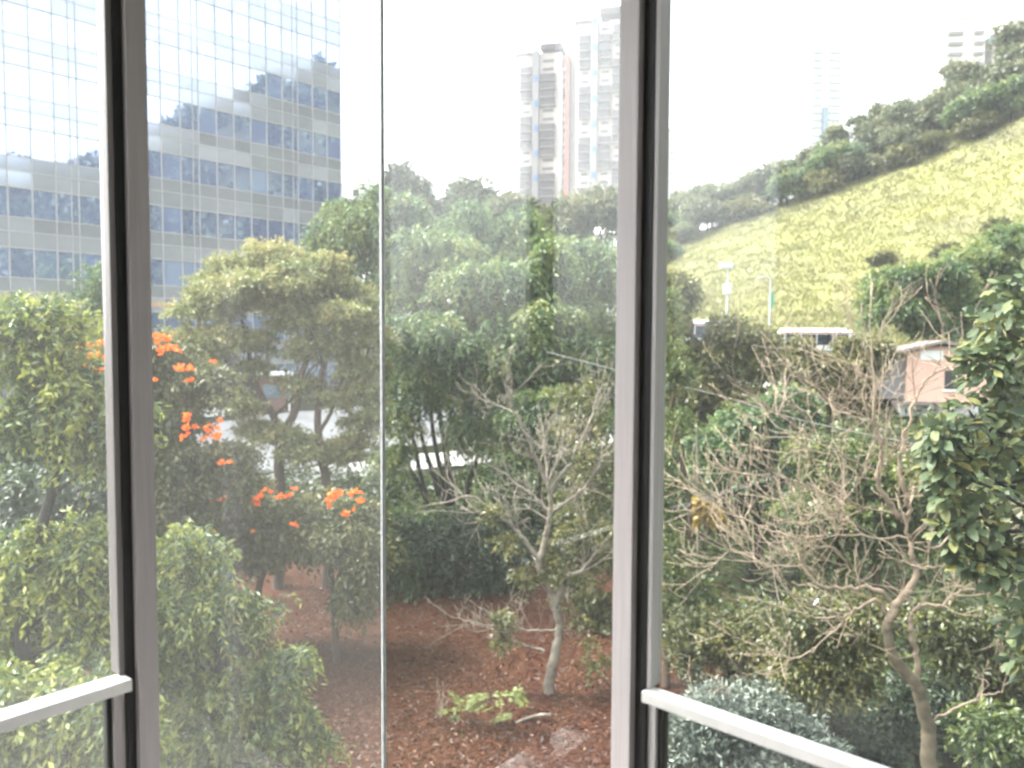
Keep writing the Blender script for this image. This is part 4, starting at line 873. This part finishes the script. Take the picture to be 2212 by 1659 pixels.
# twiggy dead shrub low in the litter
rng = np.random.RandomState(103)
for X, Y, lb in ((960,1480,'small leafless pinkish shrub on the litter left of the young sapling'), (1500,1500,'leafless forked twig sticking up above the silvery bush')):
    D = 20.0 if X < 1200 else 11.6; b = at(X, Y, D); mb = MB(); t = empty('twiggy_shrub', b); tag(t, lb, 'shrub')
    if X < 1200: b[2] = float(ground_z(b[0], b[1])); t.location = b
    for k in range(7 if X < 1200 else 3): grow(mb, b+rng.normal(size=3)*np.array([.15,.15,0]), np.array([rng.normal()*.5, rng.normal()*.4, 1.0]), .55 if X < 1200 else .35, .012, rng, 2, .5, .4, .003)
    obj('branch', mb.mesh('branch', b), M['twig'], t)

# ------------------------------------------------------------------ magnolia with large leaves: single leaves are parts
def big_leaf(seed):
    rng = np.random.RandomState(seed); ts = [0, .18, .42, .68, .88, 1.0]; wd = [.02, .30, .46, .40, .20, .01]; V = []; F = []
    for t_, w_ in zip(ts, wd):
        z = -.10*t_**2+.02*rng.normal(); V += [(t_, -w_*.55, z+.09*w_), (t_, 0, z), (t_, w_*.55, z+.09*w_)]
    for i in range(5): F += [(3*i, 3*i+3, 3*i+4, 3*i+1), (3*i+1, 3*i+4, 3*i+5, 3*i+2)]
    return np.array(V), np.array(F)
D14 = 8.6; rng = np.random.RandomState(111)
c14 = px_clumps([(2200,640,50,60),(2165,700,55,60),(2200,760,60,60),(2140,800,60,60),(2200,860,60,60),(2095,890,60,60),(2160,940,70,60),(2070,1000,60,50),(2150,1040,80,60),(2210,980,60,60),(2190,1130,80,70),(2110,1120,60,50),(2190,1230,70,60),(2215,1330,50,60),(2140,1200,50,40),(2045,930,35,40),(2015,950,28,40),(2040,1010,40,40),(2060,1150,45,50),(2105,770,35,40),(2050,1070,40,40),(2100,1210,50,50),(2220,1420,50,50)], D14, 1.0)
b14 = at(2330, 1400, D14); b14[2] = float(ground_z(b14[0], b14[1]))
t14 = empty('magnolia_tree', b14); tag(t14, 'tree with large glossy dark leaves and yellowed undersides at the right edge', 'tree')
mb = MB(); P = smooth_path([b14, at(2330,1500,D14), at(2300,1200,D14), at(2260,900,D14), at(2240,650,D14)], 5); mb.tube(P, np.linspace(.16, .05, len(P)), 8)
for c, r in c14:
    s_ = P[int(np.argmin(np.linalg.norm(P-c, axis=1)+np.maximum(0, P[:, 2]-c[2]+.2)))]; limb(mb, s_, c, .03, .012, rng, sides=5)
obj('trunk', mb.mesh('trunk', b14, smooth=True), M['bark_dark'], t14)
LV = [big_leaf(s) for s in range(3)]; LME = {}
poses = []
for c, r in c14:
    for k in range(80):
        u = unit(rng.normal(size=3)); p = c+u*np.asarray(r)*rng.uniform(.35, 1.05)
        d = unit(u*np.array([1, 1, .6])+rng.normal(size=3)*.5+np.array([0, 0, -.25])); nn = unit(np.array([0, -.25, .8])+rng.normal(size=3)*.45); sd = unit(np.cross(nn, d)); nn = np.cross(d, sd)
        poses.append((p, d, sd, nn, rng.uniform(.11, .22), np.clip(.48+rng.normal()*.25, .02, .98)))
poses.sort(key=lambda q: q[0][1])
def leaf_me(i, tb_):
    if (i, tb_) not in LME:
        V, F = LV[i]; me = qmesh('leaf', V, F, [tb_/6+.08]*len(F), smooth=True); me.materials.append(M['lf_broad']); LME[(i, tb_)] = me
    return LME[(i, tb_)]
rest_V = []; rest_F = []; rest_T = []; n0 = 0
for i, (p, d, sd, nn, s, tt) in enumerate(poses):
    if i < 300:
        o = obj('leaf', leaf_me(i % 3, int(tt*5.5)), None, t14)
        mm = Matrix.Identity(4)
        for a in range(3): mm[a][0] = d[a]*s; mm[a][1] = sd[a]*s; mm[a][2] = nn[a]*s; mm[a][3] = p[a]-b14[a]
        o.matrix_local = mm
    else:
        V, F = LV[i % 3]; rest_V.append(p+s*(V[:, :1]*d+V[:, 1:2]*sd+V[:, 2:]*nn)-b14); rest_F.append(F+n0); n0 += len(V); rest_T += [tt]*len(F)
tag(obj('foliage', qmesh('foliage', np.concatenate(rest_V), np.concatenate(rest_F), rest_T, smooth=True), M['lf_broad'], t14), kind='stuff')

# ------------------------------------------------------------------ sapling with feathered fronds, pale-trunked sapling, fallen branch
def frond_mesh(seed):
    rng = np.random.RandomState(seed); P = []; D = []
    for k in range(9):
        t_ = .1+.1*k
        for s in (-1, 1): P.append((t_, 0, -.12*t_**2)); D.append((.45, s*.9, -.05+rng.normal()*.1))
    P.append((1, 0, -.12)); D.append((1, 0, -.1))
    V, F = leaf_arrays(np.array(P), np.array(D), .3, .13, rng, 2.5); me = qmesh('frond', V, F, np.clip(rng.normal(size=len(F))*.12+.75, .3, .98)); me.materials.append(M['lf_vine']); return me
FR = [frond_mesh(s) for s in range(4)]
rng = np.random.RandomState(121); DS = 19.6
sb_ = at(1075, 1610, DS); sb_[2] = float(ground_z(sb_[0], sb_[1]))
sa = empty('sapling', sb_); tag(sa, 'young light-green sapling with feathered fronds in front of the red leaf litter', 'sapling')
mb = MB(); stems = [[(1075,1640),(1070,1570),(1065,1530),(1060,1500)], [(1070,1570),(1035,1555),(1000,1530)], [(1068,1550),(1100,1525),(1120,1505)], [(1075,1610),(1050,1590),(1000,1590)], [(1075,1610),(1090,1590),(1100,1590)]]
for s_ in stems: mb.tube(smooth_path(pl(s_, DS), 4), .012, 5)
obj('stem', mb.mesh('stem', sb_, smooth=True), M['bark'], sa)
for (X, Y) in ((1060,1500),(1060,1500),(1050,1515),(1075,1510),(1120,1505),(1120,1505),(1105,1520),(1130,1530),(1000,1530),(1000,1530),(1010,1540),(1000,1590),(985,1590),(1015,1592),(1100,1590),(1085,1595),(1090,1585),(1060,1530),(1080,1540),(1040,1500),(1110,1545)):
    o = obj('frond', FR[rng.randint(4)], None, sa, at(X, Y, DS+rng.uniform(-.2, .2))-sb_); s = rng.uniform(.45, .68); o.scale = (s, s, s); o.rotation_euler = (rng.normal()*.25, -.25+rng.normal()*.25, rng.rand()*6.28)
DY = 23.5; yb = at(1507, 1500, DY); yb[2] = float(ground_z(yb[0], yb[1])); rng = np.random.RandomState(122)
tree('thin_sapling', 'thin pale stem with a tuft of yellowed leaves right of the right mullion', yb, [yb, at(1508,1250,DY), at(1506,1050,DY), at(1505,890,DY)], px_clumps([(1525,1110,28,28),(1510,1095,20,25),(1545,1120,18,24)], DY), M['bark_pale'], M['lf_yellow'], rng, .05, .025, cat='sapling', limbs=True, leaf_kw=dict(dens=.9, sub=5, spray=.25, nleaf=6, ll=.15, lw=.09, droop=.8))
lb = at(1150, 1560, 19.8); lb[2] = float(ground_z(lb[0], lb[1]))+.05; lo_ = empty('fallen_branch', lb); tag(lo_, 'short pale fallen branch on the litter beside the sapling', 'branch')
obj('bark', MB().tube(smooth_path([(-.45,0,-.06),(-.15,.05,.04),(.15,.1,.10),(.5,.12,.10)], 4), [.035]*9+[.05]*4, 7).mesh('bark', smooth=True), M['bark_pale'], lo_)

# ------------------------------------------------------------------ litter, hill grass
rng = np.random.RandomState(131); n = 70000
x = rng.uniform(-9.5, 8.5, n); y = 16.5+(rng.rand(n)**1.4)*23; z = ground_z(x, y)+.01+rng.rand(n)*.03
D = np.stack([rng.normal(size=n), rng.normal(size=n), rng.normal(size=n)*.25], -1)
V, F = leaf_arrays(np.stack([x, y, z], -1), D, rng.lognormal(-2.25, .35, n), rng.uniform(.03, .085, n), rng, 1.4)
tag(obj('fallen_leaves', qmesh('fallen_leaves', V, F, np.clip(rng.beta(1.4, 2.0, n)*.8+.35*vnoise(x*.6, y*.6)-.1, 0, 1)), M['litter']), 'carpet of reddish brown fallen leaves under the trees', 'leaf litter', kind='stuff')
rng = np.random.RandomState(132); n = 170000
a = np.radians(rng.uniform(3, 44, n)); r = 74+rng.rand(n)**.9*82
x, y = r*np.sin(a), r*np.cos(a); z = ground_z(x, y)
pn = 2.2*(vnoise(x*.05, y*.05)-.5)+1.4*(vnoise(x*.16+3, y*.16)-.5)+1.0*(vnoise(x*.5, y*.5)-.5); hi = np.clip((r-95)/45, 0, 1)
tint = np.clip(.66+.24*pn-.30*hi+rng.normal(size=n)*.05, .02, .98)
D = np.stack([rng.normal(size=n)*.6, rng.normal(size=n)*.6, np.full(n, .9)], -1)
V, F = leaf_arrays(np.stack([x, y, z-.05], -1), D, rng.uniform(.25, .7, n), rng.uniform(.06, .16, n), rng, .2)
tag(obj('hill_grass', qmesh('hill_grass', V, F, tint), M['grass']), 'rough yellow-green grass covering the hillside', 'grass', kind='stuff')

# ------------------------------------------------------------------ trees along the hill crest
def crest_proto(seed, shape, mat):
    rng = np.random.RandomState(seed); cl = []
    if shape == 'round':
        for k in range(6): cl.append((np.array([rng.normal()*1.3, rng.normal()*1.3, 2.3+rng.rand()*2.0]), np.array([1.5, 1.5, 1.1])*rng.uniform(.8, 1.2)))
    elif shape == 'tall':
        for k in range(7): cl.append((np.array([rng.normal()*.7, rng.normal()*.7, 2.2+k*.75]), np.array([1.2, 1.2, .9])*rng.uniform(.8, 1.15)))
    else:
        for k in range(5): cl.append((np.array([rng.normal()*1.4, rng.normal()*1.2, .8+rng.rand()*.8]), np.array([1.3, 1.3, .8])*rng.uniform(.8, 1.2)))
    V, F, T = crown_leaves(cl, rng, dens=1.0, sub=8, spray=.8, nleaf=8, ll=.34, lw=.17, droop=.2, tint=(.4,.25)); me = qmesh('crown', V, F, T); me.materials.append(M[mat])
    mb = MB(); top = max(c[2] for c, _ in cl)
    mb.tube(smooth_path([(0,0,-1.0),(.05,.05,top*.4),(0,.1,top*.8)], 4), np.linspace(.16, .05, 9), 6)
    for c, r in cl: limb(mb, np.array([0, 0, min(c[2]*.6, top*.6)]), c, .05, .02, rng, sides=4)
    tm = mb.mesh('trunk', smooth=True); tm.materials.append(M['bark_dark']); return tm, me
PROT = {('round', 0): crest_proto(201, 'round', 'lf_far'), ('round', 1): crest_proto(202, 'round', 'lf_far'), ('tall', 0): crest_proto(203, 'tall', 'lf_far'), ('bush', 0): crest_proto(204, 'bush', 'lf_olive'), ('bush', 1): crest_proto(205, 'bush', 'lf_olive'), ('round', 2): crest_proto(206, 'round', 'lf_fine')}
def place(key, x, y, s, rz, name, label, group, cat='tree', sink=0):
    tm, me = PROT[key]; t = empty(name, (x, y, float(ground_z(x, y))-sink), rz); t.scale = (s, s, s*1.0); tag(t, label, cat, group)
    obj('trunk', tm, None, t); obj('crown', me, None, t); return t
def hill_at(X, Y):
    """walk along the sight line until it meets the hill"""
    d = ray(X, Y); prev = 70
    for s in np.arange(72, 190, .5):
        if d[2]*s < float(ground_z(d[0]*s, s, False)): return s
    return 175.0
rng = np.random.RandomState(210)
crest = []
edge = [(1424,470),(1460,462),(1500,452),(1540,440),(1580,425),(1620,412),(1660,400),(1700,388),(1740,378),(1780,368),(1820,352),(1860,335),(1900,312),(1935,296),(1970,285),(2010,275),(2050,266),(2090,255),(2130,246),(2170,238),(2205,228)]
for i, (X, Y) in enumerate(edge):
    d0 = ray(X, Y); sv = np.arange(90, 175, 1.0); D = float(sv[np.argmax(ground_z(d0[0]*sv, sv, False)/sv)])-2.0
    key = [('round', 1), ('round', 0), ('bush', 0), ('round', 2)][rng.randint(4)] if X < 1900 else [('round', 1), ('round', 1), ('round', 0)][rng.randint(3)]
    s = rng.uniform(.85, 1.2)*(1.4 if X < 1880 else 1.4); crest.append((X, D+rng.uniform(-2, 2), key, s))
    if i % 2 == 1: crest.append((X+rng.uniform(-15, 15), D-6, [('round', 0), ('bush', 0), ('round', 2)][rng.randint(3)], s*.8))
    if i % 4 == 1: crest.append((X+rng.uniform(-12, 12), D-8, ('bush', 1), s*.9))
    if i % 2 == 0: crest.append((X+rng.uniform(-15, 15), D+3, [('tall', 0), ('round', 0), ('bush', 1)][rng.randint(3)], s*1.05))
for X, s in ((1530,1.1), (1950,1.3), (2180,1.45), (2100,1.3), (1770,1.1)):
    d0 = ray(X, 300); sv = np.arange(90, 175, 1.0); crest.append((X, float(sv[np.argmax(ground_z(d0[0]*sv, sv, False)/sv)])+1.0, ('tall', 0), s))
crest.sort()
for i, (X, D, key, s) in enumerate(crest):
    d = ray(X, 400); k = {'round': 'rounded', 'tall': 'tall upright', 'bush': 'low bushy'}[key[0]]
    place(key, d[0]*D, D, s, rng.rand()*6.28, 'crest_tree', f'{k} tree in the crest row, {ordinal(i)} from the right mullion', 'trees along the hill crest', sink=.4)
rng = np.random.RandomState(215); wc = []
for i in range(330):
    a = R_(rng.uniform(40, 118)); r = rng.uniform(84, 160); x, y = r*math.sin(a), r*math.cos(a); s = rng.uniform(2.2, 4.6)
    wc.append((np.array([x, y, float(ground_z(x, y))+s*.9]), np.array([s, s, s*rng.uniform(.8, 1.3)])))
V, F, T = crown_leaves(wc, rng, dens=.5, sub=6, spray=2.2, nleaf=6, ll=1.5, lw=.8, droop=.2, tint=(.4,.25))
tag(obj('hillside_wood', qmesh('hillside_wood', V, F, T), M['lf_dark']), 'wooded hillside beyond the right edge, mirrored in the office block glass', 'wood', kind='stuff')
# ground cover
rng = np.random.RandomState(216); n = 60000
x = np.concatenate([rng.uniform(5, 42, n*2//3), rng.uniform(-16, 12, n//3)]); y = np.concatenate([rng.uniform(14, 70, n*2//3), rng.uniform(34.5, 45.5, n//3)])
ok = ((x < y*.72+4)); x, y = x[ok], y[ok]; n = len(x)
h = .15+.8*np.abs(np.sin(x*1.1+.3)*np.sin(y*.9+x*.4))
z = ground_z(x, y)+h*rng.rand(n)
D = np.stack([rng.normal(size=n), rng.normal(size=n), rng.normal(size=n)*.4+.2], -1)
V, F = leaf_arrays(np.stack([x, y, z], -1), D, rng.uniform(.2, .5, n), rng.uniform(.1, .28, n), rng, .9)
tag(obj('undergrowth', qmesh('undergrowth', V, F, np.clip(rng.normal(size=n)*.2+.4, .02, .98)), M['lf_vine']), 'low green undergrowth covering the ground between the trees', 'undergrowth', kind='stuff')
# bushes scattered over the slope
slope = [(1450,560,('round',2),1.3,'leafy bush at the foot of the hill just right of the right mullion'),(1480,530,('round',0),1.3,'greyish bush on the lower slope beside the right mullion'),(1900,575,('bush',1),1.2,'low bush on the slope above the sunlit tree'),
         (2150,510,('bush',1),1.3,'wide scrub above the large tree at the right edge'),(2040,560,('bush',1),1.3,'scrub directly above the sunlit tree on the slope')]
for X, Y, key, s, lb in slope:
    s *= .6; D = hill_at(X, Y); d = ray(X, Y); place(key, d[0]*D, D, s, rng.rand()*6.28, 'slope_bush', lb, 'bushes on the grassy slope', 'bush', .5)

# ------------------------------------------------------------------ overhead cable, bird
M['cable'] = surf('grey_cable', (.35,.34,.34), (.3,.3,.3), 2, .6)
cab = smooth_path([at(1180,760,24), at(1420,822,24), at(1560,856,24), at(1720,905,24), at(1980,960,24)], 10)
tag(obj('overhead_cable', MB().tube(cab, .013, 6).mesh('overhead_cable', smooth=True), M['cable']), 'thin grey cable slanting across the trees right of the right mullion', 'cable')
M['bird'] = surf('pale_blue_feathers', (.42,.52,.66), (.60,.66,.74), 8, .7); M['bill'] = surf('dark_bill', (.03,.03,.03), (.04,.04,.04), 8, .4)
bp = at(1764, 1303, DB-.3); bi = empty('bird', bp, R_(30)); tag(bi, 'small pale blue bird perched on a low branch of the large bare tree', 'bird')
def spindle(pts, rad, n=10): return MB().tube(pts, rad, n)
obj('body', spindle([(-.055,0,.02),(-.045,0,.028),(-.01,0,.045),(.025,0,.065),(.045,0,.085),(.058,0,.10),(.072,0,.106),(.084,0,.103)], [.003,.022,.036,.036,.027,.022,.019,.004]).mesh('body', smooth=True), M['bird'], bi)
obj('tail', MB().prism([(-.05,-.012,.018),(-.13,-.016,-.03),(-.13,.016,-.03),(-.05,.012,.018)], [(-.05,-.012,.026),(-.13,-.016,-.025),(-.13,.016,-.025),(-.05,.012,.026)]).mesh('tail'), M['bird'], bi)
obj('beak', spindle([(.082,0,.103),(.09,0,.102),(.10,0,.100)], [.006,.004,.001], 6).mesh('beak'), M['bill'], bi)
bi.scale = (.62,)*3
for s in (-1, 1):
    obj('wing', MB().tube([(.03,s*.03,.07),(0,s*.036,.05),(-.05,s*.026,.022),(-.075,s*.014,.008)], [.004,.016,.012,.002], 6).mesh('wing', smooth=True), M['bird'], bi)
    obj('leg', MB().tube([(.0,s*.012,.015),(.005,s*.012,-.02)], [.003,.003], 5).mesh('leg'), M['bill'], bi)

# ------------------------------------------------------------------ bright humid air
m, t, out = new_mat('haze_air')
pv = N(t, 'ShaderNodeVolumePrincipled'); pv.inputs['Color'].default_value = (.93, .95, .98, 1); pv.inputs['Density'].default_value = HAZE; pv.inputs['Anisotropy'].default_value = .2
t.links.new(pv.outputs[0], out.inputs['Volume'])
hz_o = obj('haze', MB().box(-520, 520, -60, 760, -14, 175).mesh('haze'), m)
tag(hz_o, 'thin bright haze between the window and the far towers', 'haze', kind='stuff')
